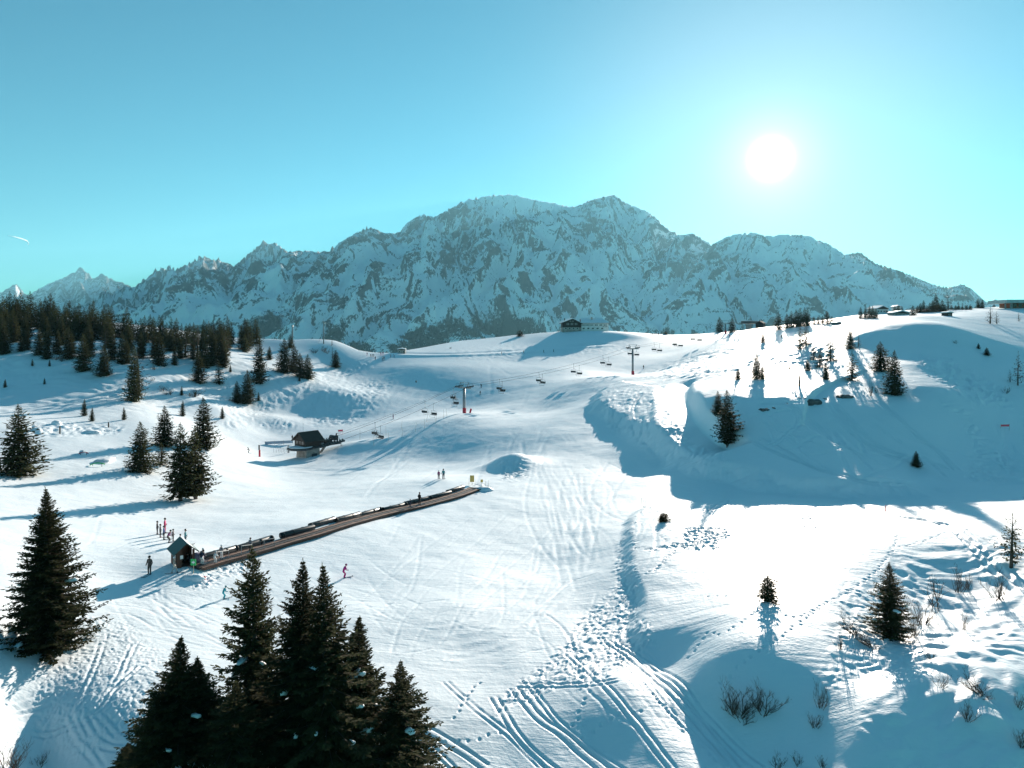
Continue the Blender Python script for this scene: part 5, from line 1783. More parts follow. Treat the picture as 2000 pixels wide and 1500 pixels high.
# --- lower station
def station():
    c = at(602, 891)
    o = thing('lift_station', 'chairlift bottom station with dark wooden cabin, bullwheel and concrete pillar', 'lift station', (c.x, c.y, c.z - 1.3), L_RZ)
    # local y = uphill, x = right of it
    m = MB()
    m.prism([(-2.3, -0.6), (2.3, -0.6), (2.0, 3.3), (-2.0, 3.3)], -2.0, 2.0)
    m.build('concrete_pillar', M['stone'], o)
    m = MB()
    m.box((2.35, 0.2, 1.0), (0.12, 1.5, 2.2), 0, 0, 0.05)
    m.build('door', M['dark_steel'], o)
    m = MB()
    m.tube([(2.45, 0.2, 0.7), (2.7, 0.2, 0.7)], 0.55, 16)
    m.build('fan', M['sign_white'], o)
    m = MB()
    m.box((0, 2.5, 3.65), (2.6, 13.0, 0.5))
    m.box((0, 0, 3.5), (4.4, 4.6, 0.35))
    m.build('deck', M['dark_steel'], o)
    m = MB()
    m.lathe([(3.1, 3.25), (3.35, 3.35), (3.35, 3.65), (3.1, 3.75), (0.4, 3.8)], (0, -2.2, 0), 28)
    b = m.build('bullwheel', M['dark_steel'], o)
    m = MB()
    m.lathe([(2.95, 3.76), (2.85, 3.92), (0.3, 4.0)], (0, -2.2, 0.06), 24)
    m.build('snow_cover', M['clump_snow'], b, True)
    m = MB()
    m.prism([(-2.3, 4.0), (2.3, 4.0), (2.3, 5.6), (0, 7.3), (-2.3, 5.6)], -2.4, 2.2)
    m.build('cabin', M['chalet_wood'], o)
    for s in (-1, 1):
        m = MB()
        m.prism([(s * 0.0, 7.36), (s * 3.0, 5.14), (s * 3.0, 5.32), (s * 0.0, 7.56)], -3.0, 2.9)
        m.build('roof_slope', M['chalet_wood'], o)
    m = MB()
    for x in (-1.2, 0.0, 1.2):
        m.box((x, -2.42, 4.9), (0.8, 0.05, 0.8))
    for k, x in enumerate((-1.2, 0.0, 1.2)):
        mm = MB()
        mm.box((x, -2.43, 4.9), (0.85, 0.06, 0.8))
        mm.build('window', M['glass_dark'], o)
    for s in (-1, 1):
        m = MB()
        m.bar((s * GAUGE, 2.0, 3.5), (s * GAUGE, 9.5, 4.3), 0.35, 0.45)
        for k in range(9):
            m.tube([(s * GAUGE - 0.12, 2.4 + 0.8 * k, 3.95 + 0.085 * k), (s * GAUGE + 0.12, 2.4 + 0.8 * k, 3.95 + 0.085 * k)], 0.26, 8)
        m.build('guide_rail', M['dark_steel'], o)
        m = MB()
        for k in range(5):
            m.bar((s * 1.3, 3 + 1.4 * k, 3.9), (s * 1.3, 3 + 1.4 * k, 5.0), 0.06)
        m.bar((s * 1.3, 3, 5.0), (s * 1.3, 8.6, 5.0), 0.06)
        m.build('railing', M['dark_steel'], o)
    m = MB()
    m.box((0, 6.0, 4.35), (1.4, 1.6, 0.9))
    m.box((0.2, 8.2, 5.0), (0.9, 1.0, 1.2))
    m.bar((0, 8.0, 4.0), (0.4, 8.4, 6.2), 0.3)
    m.tube([(-0.6, 7.2, 5.3), (0.6, 7.2, 5.3)], 0.5, 10)
    m.build('drive_unit', M['dark_steel'], o)
    m = MB()
    m.bar((0.3, 2.0, 0.1), (0.3, 5.0, 3.4), 0.5, 0.4)
    m.build('brace', M['concrete'], o)
    m = MB()
    m.tube([(1.2, 8.8, -0.3), (1.2, 8.8, 1.8)], 0.22, 8)
    m.build('red_pad', M['red_pad'], o)
    m = MB()
    for s in (-0.22, 0.22):
        m.bar((1.7 + s, 8.9, -0.2), (1.7 + s, 8.9, 4.0), 0.06)
    for k in range(9):
        m.bar((1.48, 8.9, 0.2 + 0.42 * k), (1.92, 8.9, 0.2 + 0.42 * k), 0.05)
    m.build('ladder', M['dark_steel'], o)
    m = MB()
    m.tube([(0, -1.5, 7.3), (0, -1.5, 9.8)], 0.03, 5)
    m.build('aerial', M['steel'], o)
    return o
station()
# --- upper station
_p = on_line(1462)
_z = surf(_p.x, _p.y)
o = thing('lift_station', 'far upper chairlift station, dark low structure on the skyline', 'lift station', (_p.x, _p.y, _z), L_RZ)
m = MB(); m.box((0, 0, 1.4), (2.2, 2.2, 3.2)); m.build('pillar', M['concrete'], o)
m = MB(); m.box((0, 1.5, 4.1), (5.2, 11.0, 1.4)); m.build('housing', M['dark_steel'], o)
m = MB(); m.box((0, 1.5, 4.95), (5.6, 11.4, 0.25)); m.build('snow_cover', M['clump_snow'], o)
m = MB(); m.box((5.5, 3.0, 1.8), (4.0, 4.0, 3.6)); m.prism([(3.2, 3.6), (7.8, 3.6), (5.5, 4.9)], 0.8, 5.2); m.build('cabin', M['chalet_wood'], o)
# ------------------------------------------------------------------ conveyor lift, its tubes and the hut
_cl = [at(*q) for q in [(382,1113),(440,1097),(500,1080),(560,1062),(620,1044),(690,1023),(760,1004),(830,987),(890,970),(928,957)]]
_cl = smooth_line([(p.x, p.y) for p in _cl], 8)
_acc = np.concatenate([[0], np.cumsum(np.hypot(*(_cl[1:] - _cl[:-1]).T))])
CL_LEN = float(_acc[-1])
_zs = np.array([surf(x, y) for x, y in _cl])
_zs = np.convolve(np.pad(_zs, 6, mode='edge'), np.ones(13) / 13, 'valid')
def conv(s, off=0.0, dz=0.0):
    """point s metres along the conveyor, off metres to its left"""
    x = np.interp(s, _acc, _cl[:, 0])
    y = np.interp(s, _acc, _cl[:, 1])
    z = np.interp(s, _acc, _zs)
    e = 0.5
    tx = np.interp(min(s + e, CL_LEN), _acc, _cl[:, 0]) - np.interp(max(s - e, 0), _acc, _cl[:, 0])
    ty = np.interp(min(s + e, CL_LEN), _acc, _cl[:, 1]) - np.interp(max(s - e, 0), _acc, _cl[:, 1])
    l = math.hypot(tx, ty)
    return Vector((x - ty / l * off, y + tx / l * off, z + dz)), math.atan2(ty, tx)
def conveyor():
    o = thing('conveyor_lift', 'long conveyor lift with brown board decks and a black belt across the snow', 'conveyor lift', conv(0)[0])
    base = o.location.copy()
    m = MB()
    n = 70
    for a, b in ((-0.33, 0.33),):
        v, f = [], []
        for k in range(n + 1):
            s = CL_LEN * k / n
            for off, dz in ((a, 0.05), (a, 0.30), (b, 0.30), (b, 0.05)):
                v.append(conv(s, off, dz)[0] - base)
        for k in range(n):
            for q in range(4):
                i, j = 4 * k + q, 4 * k + (q + 1) % 4
                f.append((i, j, j + 4, i + 4))
        f += [(3, 2, 1, 0), (4 * n, 4 * n + 1, 4 * n + 2, 4 * n + 3)]
        m.add(v, f)
    m.build('belt', M['belt_rubber'], o)
    pm = MB()
    pm.box((0, 0, 0), (0.80, 0.66, 0.07))
    plank = pm.mesh('plank', M['deck_wood'])
    cnt = int(CL_LEN / 0.84)
    for side in (-0.70, 0.70):
        for k in range(cnt):
            p, r = conv(0.42 + 0.84 * k, side, 0.26 + 0.012 * ((k * 7) % 3))
            q = link('plank', plank, o, p - base)
            p2, _ = conv(0.42 + 0.84 * k + 0.4, side, 0.26)
            p1, _ = conv(max(0.42 + 0.84 * k - 0.4, 0), side, 0.26)
            q.rotation_euler = (0, -math.atan2(p2.z - p1.z, 0.8), r)
    for side in (-1.06, 1.06, -0.36, 0.36):
        m = MB()
        pts = [conv(CL_LEN * k / 40, side, 0.20)[0] - base for k in range(41)]
        for k in range(40):
            m.bar(pts[k], pts[k + 1], 0.07, 0.30)
        m.build('side_beam', M['dark_steel' if abs(side) < 1 else 'dark_wood'], o)
    for k, s in enumerate((2.5, 6.0, 9.5)):
        m = MB()
        a = conv(s, -0.55, 0.3)[0] - base
        m.tube([a, a + Vector((0, 0, 1.05))], 0.03, 6)
        b = conv(s + 1.6, -0.55, 0.3)[0] - base
        m.tube([a + Vector((0, 0, 1.05)), b + Vector((0, 0, 0.9)), b], 0.03, 6)
        m.build('handrail', M['steel'], o)
    m = MB()
    p, r = conv(CL_LEN + 0.0, 0, 0.1)
    m.box(p - base, (0.7, 2.6, 0.5), r)
    m.build('end_housing', M['dark_steel'], o)
    return o
conveyor()
# people riding the belt
for a in [
    (394,1111,31,-75,'ski','navy','white','skier with navy top and white trousers at the conveyor entrance',dict(hat='black')),
    (404,1106,30,-75,'ski','grey','white','skier with grey top at the tube end of the conveyor entrance',dict(hat='white')),
    (409,1115,24,-75,'ski','white','white','child in white bending at the conveyor edge',dict(hat='white')),
    (433,1099,27,-75,'stand','grey','white','skier in pale clothes and white helmet riding the conveyor near the hut',dict(hat='white')),
    (488,1083,26,-72,'stand','grey','black','skier with grey jacket and dark trousers on the lower conveyor',dict()),
    (819,996,24,-70,'stand','black','black','adult in black riding high on the conveyor',dict()),
    (801,1001,15,-70,'stand','navy','navy','small child in navy riding the conveyor below the adult',dict()),]:
    ss = min(np.linspace(0, CL_LEN, 400), key=lambda q: abs(CX + F * conv(q)[0].x / conv(q)[0].y - a[0]))
    off = {404: 0.66, 409: -0.66}.get(a[0], 0.0)
    p, r = conv(ss, off, 0.345)
    person(p, r - math.pi / 2, min(max(a[2] * p.y / F, 0.95), 1.85), a[4], a[5], a[6], a[7], group='people on the conveyor lift', **a[8])
# black plastic tubes laid end to end beside the conveyor
_tb = MB()
_tb.tube([(-0.5, 0, 0), (0.5, 0, 0)], 0.36, 16, None, True)
_tl = MB()
_tl.tube([(-0.06, 0, 0), (0.06, 0, 0)], 0.385, 16)
TUBE, TRING = _tb.mesh('tube', M['black_plastic'], True), _tl.mesh('ring', M['black_plastic'])
_s = 3.0
_k = 0
while _s < CL_LEN - 4.5:
    L = 4.9 + 0.6 * ((_k * 5) % 3) / 2
    a, r = conv(_s, 1.85 + 0.28 * (_k % 2), 0.40)
    b, _ = conv(_s + L, 1.85 + 0.28 * (_k % 2), 0.40)
    c = (a + b) / 2
    o = thing('tube_section', '%s black plastic tube from the hut in the line beside the conveyor' % ordinal(_k + 1), 'tube', (c.x, c.y, surf(c.x, c.y) - 0.05), 0, 'black tubes beside the conveyor')
    t = link('tube', TUBE, o, (0, 0, 0.36))
    t.scale = (L * 0.99, 1, 1)
    t.rotation_euler = (0, -math.asin((b.z - a.z) / L), r)
    dv = (b - a) / L
    for u in (-0.47, -0.16, 0.16, 0.47):
        g = link('ring', TRING, o, Vector((0, 0, 0.36)) + dv * (u * L))
        g.rotation_euler = t.rotation_euler
    _s += L * 0.985
    _k += 1
    if _k == 2:
        _s += 1.2

def hut():
    c = at(357, 1103)
    o = thing('wooden_hut', 'small wooden attendant hut with green gable roof at the foot of the conveyor', 'hut', c, math.radians(37), None, 0.78)
    W, L, E, R = 2.1, 2.7, 2.05, 3.0       # local -y is the open gable front
    def boards(x0, y0, x1, y1, n, z1, skip=None):
        for k in range(n):
            u0, u1 = k / n, (k + 1) / n
            if skip and skip[0] <= (u0 + u1) / 2 <= skip[1]:
                continue
            m = MB()
            m.bar((x0 + (x1 - x0) * (u0 + u1) / 2, y0 + (y1 - y0) * (u0 + u1) / 2, -0.3), (x0 + (x1 - x0) * (u0 + u1) / 2, y0 + (y1 - y0) * (u0 + u1) / 2, z1((u0 + u1) / 2)),
                  math.hypot(x1 - x0, y1 - y0) / n * 0.96 if abs(x1 - x0) > 0.1 else 0.07, 0.07 if abs(x1 - x0) > 0.1 else math.hypot(x1 - x0, y1 - y0) / n * 0.96, (0, 1, 0))
            m.build('wall_board', M['hut_wood'], o)
    flat = lambda u: E + 0.1
    gable = lambda u: E + (R - E) * (1 - abs(2 * u - 1))
    boards(-W / 2, -L / 2, -W / 2, L / 2, 12, flat)
    boards(W / 2, -L / 2, W / 2, L / 2, 12, flat, (0.0, 0.55))
    boards(-W / 2, L / 2, W / 2, L / 2, 10, gable)
    boards(-W / 2, -L / 2, W / 2, -L / 2, 10, gable, (0.32, 0.86))
    for x, y in ((-W / 2, -L / 2), (W / 2, -L / 2), (W / 2, L / 2), (-W / 2, L / 2), (W / 2, 0.1)):
        m = MB(); m.box((x, y, 0.95), (0.13, 0.13, 2.5)); m.build('post', M['dark_wood'], o)
    for s in (-1, 1):
        m = MB()
        m.prism([(0, R + 0.10), (s * 1.55, E - 0.22), (s * 1.55, E - 0.14), (0, R + 0.20)], -L / 2 - 0.75, L / 2 + 0.45)
        rf = m.build('roof_slope', M['green_roof'], o)
        m = MB()
        m.prism([(0, R + 0.06), (s * 1.52, E - 0.28), (s * 1.52, E - 0.23), (0, R + 0.095)], -L / 2 - 0.70, L / 2 + 0.40)
        m.build('roof_lining', M['hut_wood'], rf)
        if s > 0:
            m = MB()
            m.prism([(0.05, R + 0.19), (1.30, E - 0.03), (1.28, E + 0.05), (0.06, R + 0.27)], -L / 2 - 0.65, L / 2 + 0.40)
            m.build('snow_cover', M['clump_snow'], rf)
    m = MB(); m.box((-W / 2 - 0.06, -0.75, 1.25), (0.05, 0.55, 0.75)); w = m.build('window', M['sign_white'], o)
    m = MB(); m.box((-W / 2 - 0.09, -0.75, 1.25), (0.03, 0.42, 0.6)); m.build('pane', M['glass_dark'], w)
    m = MB(); m.box((-0.45, -L / 2 - 0.08, 1.35), (0.36, 0.04, 0.46)); m.build('notice_board', M['sign_white'], o)
    m = MB(); m.box((0.2, 0.2, -0.02), (W - 0.1, L - 0.1, 0.12)); m.build('floor', M['dark_wood'], o)
    m = MB(); m.box((-0.55, 0.7, 0.55), (0.7, 0.5, 1.1)); m.box((-0.55, 0.7, 1.15), (0.85, 0.6, 0.06)); m.build('control_desk', M['dark_steel'], o)
    return o
hut()
def post_sign(px, py, h, w, bh, mat, label, name='sign', rz=0.0, post='bamboo', arrow=None):
    p = at(px, py)
    o = thing(name, label, 'sign', p, rz)
    m = MB(); m.tube([(0, 0, -0.3), (0, 0, h - bh * 0.2)], 0.035, 6); m.build('post', M[post], o)
    m = MB(); m.box((0, -0.05, h - bh / 2), (w, 0.04, bh)); b = m.build('board', M[mat], o)
    if arrow:
        m = MB()
        m.prism([(-0.14, h - bh * 0.62), (0.02, h - bh * 0.62), (0.02, h - bh * 0.78), (0.18, h - bh * 0.5), (0.02, h - bh * 0.22), (0.02, h - bh * 0.38), (-0.14, h - bh * 0.38)], -0.085, -0.075)
        m.build('arrow', M[arrow], b)
    return o
post_sign(378, 1124, 1.55, 0.52, 0.62, 'sign_green', 'small green sign with a white arrow at the conveyor entrance', arrow='sign_white')
post_sign(922, 946, 1.6, 0.75, 1.15, 'sign_yellow', 'tan notice board on a post at the top end of the conveyor', post='bamboo')
post_sign(941, 951, 1.25, 0.42, 0.48, 'sign_yellow', 'small brown square sign right of the conveyor top end', post='bamboo')
# purple tarpaulin pile by the hut
p = at(383, 1100)
m = MB(); m.blob((0, 0, 0.45), (0.75, 0.6, 0.62), 8, 12, 7, 0.16)
plain('tarp', (0.20, 0.18, 0.26), 0.7, 0, 0.2, 3.0, 0.4)
o = m.build('tarpaulin', M['tarp'], None, True); o.location = p
tag(o, 'pale purple tarpaulin heap between the hut and the first tube', 'tarpaulin')
p = at(399, 1134)
m = MB(); m.blob((0, 0, 0.18), (0.2, 0.2, 0.2), 3, 10, 6, 0.05)
o = m.build('marker_ball', M['red_pad'], None, True); o.location = p
tag(o, 'small red ball marker in the churned snow before the conveyor', 'marker')
# ------------------------------------------------------------------ buildings on the hills
def window(o, x, y, z, w, h, frame='sign_white'):
    m = MB(); m.box((x, y, z), (w, 0.08, h)); f = m.build('window', M[frame], o)
    m = MB(); m.box((x, y - 0.03, z), (w * 0.78, 0.06, h * 0.80)); m.build('pane', M['glass_dark'], f)
def chalet():
    c = at(1141, 649)
    sc = (c.y + 17) / F
    o = thing('mountain_chalet', 'long mountain chalet with dark wooden gable wing and white wing on the hilltop', 'chalet', (c.x * (c.y + 17) / c.y, c.y + 17, c.z - 0.8), 0.04)
    X = lambda px: (px - 1141) * sc
    Z = lambda py: (649 - py) * sc + 0.8
    x0, x1, x2 = X(1097), X(1133), X(1186.5)
    m = MB(); m.box(((x0 + x1) / 2, 0, Z(639.5) / 2 - 4), (x1 - x0, 10, Z(639.5) + 8)); m.build('stone_base', M['stone'], o)
    m = MB(); m.prism([(x0, Z(639.5)), (x1, Z(639.5)), (x1, Z(631.5)), ((x0 + x1) / 2 + 0.4, Z(624.5)), (x0, Z(630.5))], -5.15, 5.1); m.build('wooden_gable', M['chalet_wood'], o)
    for s, xe, ze in ((-1, x0 - 0.9, Z(632)), (1, x1 + 0.6, Z(633))):
        xm = (x0 + x1) / 2 + 0.4
        m = MB(); m.prism([(xm, Z(624.0)), (xe, ze), (xe, ze + 0.35), (xm, Z(622.8))], -6.2, 6.0); r = m.build('roof_slope', M['chalet_wood'], o)
        m = MB(); m.prism([(xm, Z(622.7)), (xe + s * -0.2, ze + 0.38), (xe + s * -0.2, ze + 0.85), (xm, Z(621.2))], -6.0, 6.0); m.build('snow_cover', M['clump_snow'], r)
    for k in range(3):
        window(o, X(1107 + 8 * k), -5.2, Z(633), 1.2, 0.95)
    for k in range(2):
        window(o, X(1112 + 5 * k), -5.2, Z(627.5), 0.7, 0.7)
    for k in range(4):
        window(o, X(1103 + 7.5 * k), -5.06, Z(641.5), 1.5, 1.0)
    m = MB(); m.box(((x1 + x2) / 2, 0.5, Z(631.5) / 2 - 4), (x2 - x1 - 0.1, 9.4, Z(631.5) + 8)); m.build('white_wall', M['white_wall'], o)
    for k in range(9):
        window(o, X(1135 + 2.6 * k), -4.26, Z(635), 0.6, 0.9)
    for k, px in enumerate((1161, 1164, 1170, 1173, 1178, 1181.5)):
        window(o, X(px), -4.26, Z(635), 0.85, 0.9)
    for k, px in enumerate((1176, 1179.5, 1183)):
        window(o, X(px), -4.26, Z(638), 0.7, 0.6)
    for k in range(5):
        window(o, X(1138 + 9 * k), -4.26, Z(641.5), 1.6, 0.9)
    m = MB()
    v = [(x1, -5.0, Z(631.5)), (x2 + 0.7, -5.0, Z(631.5)), (x2 + 0.7, 6.0, Z(631.5)), (x1, 6.0, Z(631.5)), (x1, 0.5, Z(622.6)), (x2 - 3.2, 0.5, Z(622.6))]
    m.add(v, [(0, 1, 5, 4), (1, 2, 5), (2, 3, 4, 5), (0, 4, 3), (3, 2, 1, 0)])
    r = m.build('hip_roof', M['chalet_wood'], o)
    m = MB()
    d = 0.35
    v = [(x1 + 0.1, -5.0, Z(631.3)), (x2 + 0.2, -4.9, Z(631.3)), (x2 - 3.3, 0.4, Z(622.4)), (x1 + 0.1, 0.4, Z(622.4))]
    m.add([(a, b - 0.05, z + d * 0.3) for a, b, z in v] + [(a, b, z + d) for a, b, z in v], [(0, 1, 2, 3), (7, 6, 5, 4), (0, 4, 5, 1), (1, 5, 6, 2), (2, 6, 7, 3), (3, 7, 4, 0)])
    m.build('snow_cover', M['clump_snow'], r)
    m = MB(); m.box((X(1155), -1.2, Z(623.6)), (0.9, 0.9, 2.6)); ch = m.build('chimney', M['stone'], r)
    m = MB(); m.box((X(1155), -1.2, Z(623.6) + 1.42), (1.2, 1.2, 0.25)); m.build('chimney_cap', M['clump_snow'], ch)
    m = MB(); m.box((X(1103), 1.0, Z(623.6)), (0.6, 0.6, 1.4)); m.build('chimney', M['dark_steel'], o)
chalet()

def cabin(px, py, wpx, hpx, roofpx, label, wall='chalet_wood', depth=4.0, rz=0.0, back=0.0, win=2, name='cabin'):
    c = at(px, py)
    sc = c.y / F
    w, h, r = wpx * sc, hpx * sc, roofpx * sc
    o = thing(name, label, 'cabin', (c.x, c.y + back, c.z - 0.25), rz)
    m = MB(); m.prism([(-w / 2, -0.6), (w / 2, -0.6), (w / 2, h), (-w / 2, h)], 0, depth); m.build('wall', M[wall], o)
    m = MB(); m.prism([(-w / 2 - 0.3, h), (w / 2 + 0.3, h), (w / 2 + 0.3, h + 0.12), (w * 0.02, h + r), (-w / 2 - 0.3, h + 0.12)], -0.4, depth + 0.4); rf = m.build('roof', M['chalet_wood'], o)
    m = MB(); m.prism([(-w / 2 - 0.25, h + 0.14), (w * 0.02, h + r + 0.03), (w / 2 + 0.25, h + 0.14), (w / 2 + 0.2, h + 0.50), (w * 0.02, h + r + 0.45), (-w / 2 - 0.2, h + 0.50)], -0.35, depth + 0.35); m.build('snow_cover', M['clump_snow'], rf)
    for k in range(win):
        window(o, -w / 2 + w * (k + 0.5) / win, -0.03, h * 0.55, min(0.9, w / win * 0.5), h * 0.36)
    m = MB(); m.box((w * 0.32, -0.03, h * 0.38), (min(0.8, w * 0.18), 0.07, h * 0.72)); m.build('door', M['dark_wood'], o)
    return o
cabin(784, 690, 15, 8, 2.0, 'little wooden hut with a snowy roof at the col', 'stone', 3.5, 0.1)
cabin(1855, 617, 11, 7, 1.5, 'small dark cabin below the skyline at the right ridge', 'chalet_wood', 3.0, 0.15, 0.0, 1)
cabin(1736, 612, 26, 10, 6, 'snow-roofed lodge left on the right ridge', 'white_wall', 7.0, 0.2, 6.0, 4)
cabin(1771, 615, 30, 5, 4, 'low lodge under a broad snow roof on the right ridge', 'stone', 7.0, -0.1, 4.0, 4)
cabin(1786, 606, 9, 9, 3, 'small white lodge behind the open spruce on the right ridge', 'white_wall', 5.0, 0.0, 16.0, 2)
cabin(1645, 634, 10, 3, 2, 'half-buried dark shed on the sunny skyline', 'chalet_wood', 4.0, 0.1, 3.0, 1)
# far right restaurant
c = at(1990, 602)
o = thing('restaurant', 'flat-roofed pale restaurant with rust-red front at the right edge of the skyline', 'restaurant', (c.x, c.y, c.z - 0.4), -0.05)
m = MB(); m.box((6.2, 5, 3.5), (25.5, 14, 1.3)); m.build('flat_roof', M['pale_roof'], o)
m = MB(); m.box((6.2, 5, 4.22), (25.0, 13.5, 0.14)); m.build('snow_cover', M['clump_snow'], o)
m = MB(); m.box((8.0, 6, 1.3), (20, 9.5, 3.1)); m.build('rust_front', M['rust_brown'], o)
for k in range(8):
    window(o, -1.0 + 2.4 * k, 1.23, 1.8, 1.5, 1.7, 'dark_steel')
for x in (-5.6, -3.0):
    m = MB(); m.box((x, 0.5, 1.2), (0.9 if x > -4 else 0.35, 0.6, 3.3)); m.build('pillar', M['concrete'], o)
# mast on the crest with a ball camera near its top
c = at(632, 671)
o = thing('mast', 'pale slender mast with a round ball camera on the left crest', 'mast', c)
m = MB(); m.tube([(0, 0, -0.3), (0, 0, 10.6)], 0.27, 10, 0.22); m.build('pole', M['concrete'], o, True)
m = MB(); m.blob((0.75, -0.1, 9.6), (0.42, 0.42, 0.42), 4, 10, 7, 0.0); m.bar((0, 0, 9.7), (0.7, -0.1, 9.7), 0.1); m.build('camera_head', M['white_wall'], o)
m = MB(); m.tube([(0, 0, 6.5), (-2.6, -0.4, -0.2)], 0.04, 4); m.build('guy_wire', M['steel'], o)
m = MB(); m.tube([(0, 0, 10.6), (0, 0, 12.0)], 0.05, 5); m.build('aerial', M['steel'], o)
# pale tower behind the crest trees
c = at(566, 674)
o = thing('mast', 'short pale mast among larches left of the slender mast', 'mast', (c.x, c.y + 4, c.z))
m = MB(); m.tube([(0, 0, -0.5), (0, 0, 8.6)], 0.32, 8, 0.26); m.build('pole', M['concrete'], o, True)
m = MB(); m.box((0, 0, 8.9), (0.7, 0.7, 0.9)); m.build('head', M['steel'], o)

# ------------------------------------------------------------------ posts, banners, markers
_pl = MB(); _pl.tube([(0, 0, -0.3), (0, 0, 2.6)], 0.035, 5, 0.02); POST = _pl.mesh('pole', M['bamboo'])
for k, (px, py, ln) in enumerate([(703,858,0.02),(730,872,0.0),(754,849,-0.02),(758,863,0.05),(784,838,0.08),(785,853,0.1),(811,842,0.12),(829,834,0.0),(833,823,0.15),(851,826,0.08),(866,816,0.02),(873,814,-0.1)]):
    p = at(px, py)
    o = tag(link('marker_pole', POST, None, p), '%s thin marker pole counted up the rope-side line under the chairs' % ordinal(k + 1), 'pole', 'marker poles under the chairlift')
    o.rotation_euler = (0, ln, 0)
for k, (px, py, h) in enumerate([(1253,993,1.5),(1256,992,1.7),(1260,992,1.7)]):
    p = at(px, py)
    o = tag(link('marker_pole', POST, None, p), '%s of three short poles at the corner of the snow knoll' % ('left', 'middle', 'right')[k], 'pole', 'three poles on the knoll corner')
    o.scale = (0.7, 0.7, h / 2.6)
for k, (px, py) in enumerate([(916,947),(928,948),(948,955),(954,953)]):
    p = at(px, py)
    o = tag(link('marker_pole', POST, None, p), '%s thin pole from the left round the conveyor top end' % ordinal(k + 1), 'pole', 'poles at the conveyor top')
    o.scale = (0.8, 0.8, 0.5)
for px, py, lb in [(1543,1002,'left of two red piste markers behind the snow knoll'), (1730,999,'right of two red piste markers behind the snow knoll')]:
    p = at(px, py)
    m = MB(); m.tube([(0, 0, -0.2), (0, 0, 0.85)], 0.10, 8, 0.06)
    o = m.build('piste_marker', M['red_pad'], None, True); o.location = p
    tag(o, lb, 'marker', 'red piste markers')
def banner(px, py, w, h, lb, tilt=0.0, zoff=0.7):
    p = at(px, py)
    o = thing('banner', lb, 'banner', p, tilt)
    m = MB(); m.prism([(-w / 2, zoff), (w / 2, zoff + 0.05), (w / 2, zoff + h), (-w / 2, zoff + h - 0.05)], -0.02, 0.02); m.build('cloth', M['pink_flag'], o)
    for s in (-1, 1):
        m = MB(); m.tube([(s * w / 2, 0, -0.3), (s * w / 2, 0, zoff + h + 0.1)], 0.03, 5); m.build('pole', M['bamboo'], o)
banner(665, 849, 1.35, 0.6, 'small pink banner on two poles right of the chairlift station', 0.3, 0.8)
banner(1963, 838, 1.6, 0.45, 'red banner on two poles on the far right piste', -0.1, 0.6)
# station forecourt
for px, py, h, lb in [(507,893,2.6,'red padded post with a dark board left of the chairlift station'),]:
    p = at(px, py)
    o = thing('padded_post', lb, 'post', p)
    m = MB(); m.tube([(0, 0, -0.3), (0, 0, 1.7)], 0.24, 10); m.build('red_pad', M['red_pad'], o, True)
    m = MB(); m.tube([(-0.1, 0, 1.6), (-0.1, 0, 2.7)], 0.09, 8); m.box((-0.1, -0.02, 2.35), (0.35, 0.16, 1.2)); m.build('board', M['dark_steel'], o)
p = at(545, 884)
o = thing('queue_gate', 'low steel queue gate and rails in front of the chairlift station', 'gate', p, L_RZ + 0.2)
for k in range(5):
    m = MB(); m.tube([(-2 + k, 0, -0.2), (-2 + k, 0, 1.05), (-2 + k, 1.6, 1.05), (-2 + k, 1.6, -0.2)], 0.035, 5); m.build('rail', M['steel'], o)
m = MB(); m.box((2.6, 0.8, 1.0), (0.3, 0.4, 2.4)); m.build('gate_post', M['steel'], o)
p = at(545, 868)
o = thing('net_fence', 'grey net fence behind the station queue', 'fence', p, 0.35)
m = MB(); m.box((0, 0, 0.65), (7.5, 0.03, 0.8)); m.build('net', M['net'], o)
for k in range(4):
    m = MB(); m.tube([(-3.75 + 2.5 * k, 0, -0.3), (-3.75 + 2.5 * k, 0, 1.2)], 0.035, 5); m.build('pole', M['bamboo'], o)
# small red-and-white things at the middle pylon
p = at(919, 806)
m = MB(); m.box((0, 0, 0.6), (0.5, 0.35, 1.5), 0.2, 0, 0.25)
o = m.build('crash_pad', M['red_pad']); o.location = p
tag(o, 'leaning red crash pad beside the middle pylon', 'crash pad')
# snow park
def arc(px, py, w, h, mat, lb):
    p = at(px, py)
    o = thing('park_rail', lb, 'park rail', p, 0.3)
    pts = [(w * (k / 10 - 0.5), 0.5 * (k / 10 - 0.5) ** 2, h * (1 - (2 * k / 10 - 1) ** 2) * 0.6 + 0.25) for k in range(11)]
    m = MB(); m.tube(pts, 0.09, 6); m.build('rail', M[mat], o, True)
    for k in (2, 8):
        m = MB(); m.tube([(pts[k][0], pts[k][1], -0.3), pts[k]], 0.05, 5); m.build('leg', M['dark_steel'], o)
arc(163, 887, 1.6, 0.5, 'red_pad', 'short red jib rail in the snow park')
arc(190, 908, 2.4, 0.6, 'sign_green', 'green curved jib rail in the snow park')
for k, (px, py, h, lb) in enumerate([(117,846,1.6,'brown wooden post at the edge of the snow park'), (212,835,1.2,'short brown post behind the snow park')]):
    p = at(px, py)
    m = MB(); m.tube([(0, 0, -0.3), (0, 0, h)], 0.16, 8, 0.14)
    o = m.build('wooden_post', M['bark']); o.location = p
    tag(o, lb, 'post', 'posts by the snow park')
def snow_heap(px, py, w, h, d, lb, seed):
    p = at(px, py)
    m = MB(); m.blob((0, 0, 0), (w, d, h), seed, 14, 8, 0.18)
    o = m.build('snow_heap', M['clump_snow'], None, True); o.location = p
    tag(o, lb, 'snow heap', 'snow heaps')
snow_heap(110, 830, 1.2, 0.9, 0.9, 'pointed snow heap at the back of the snow park', 1)
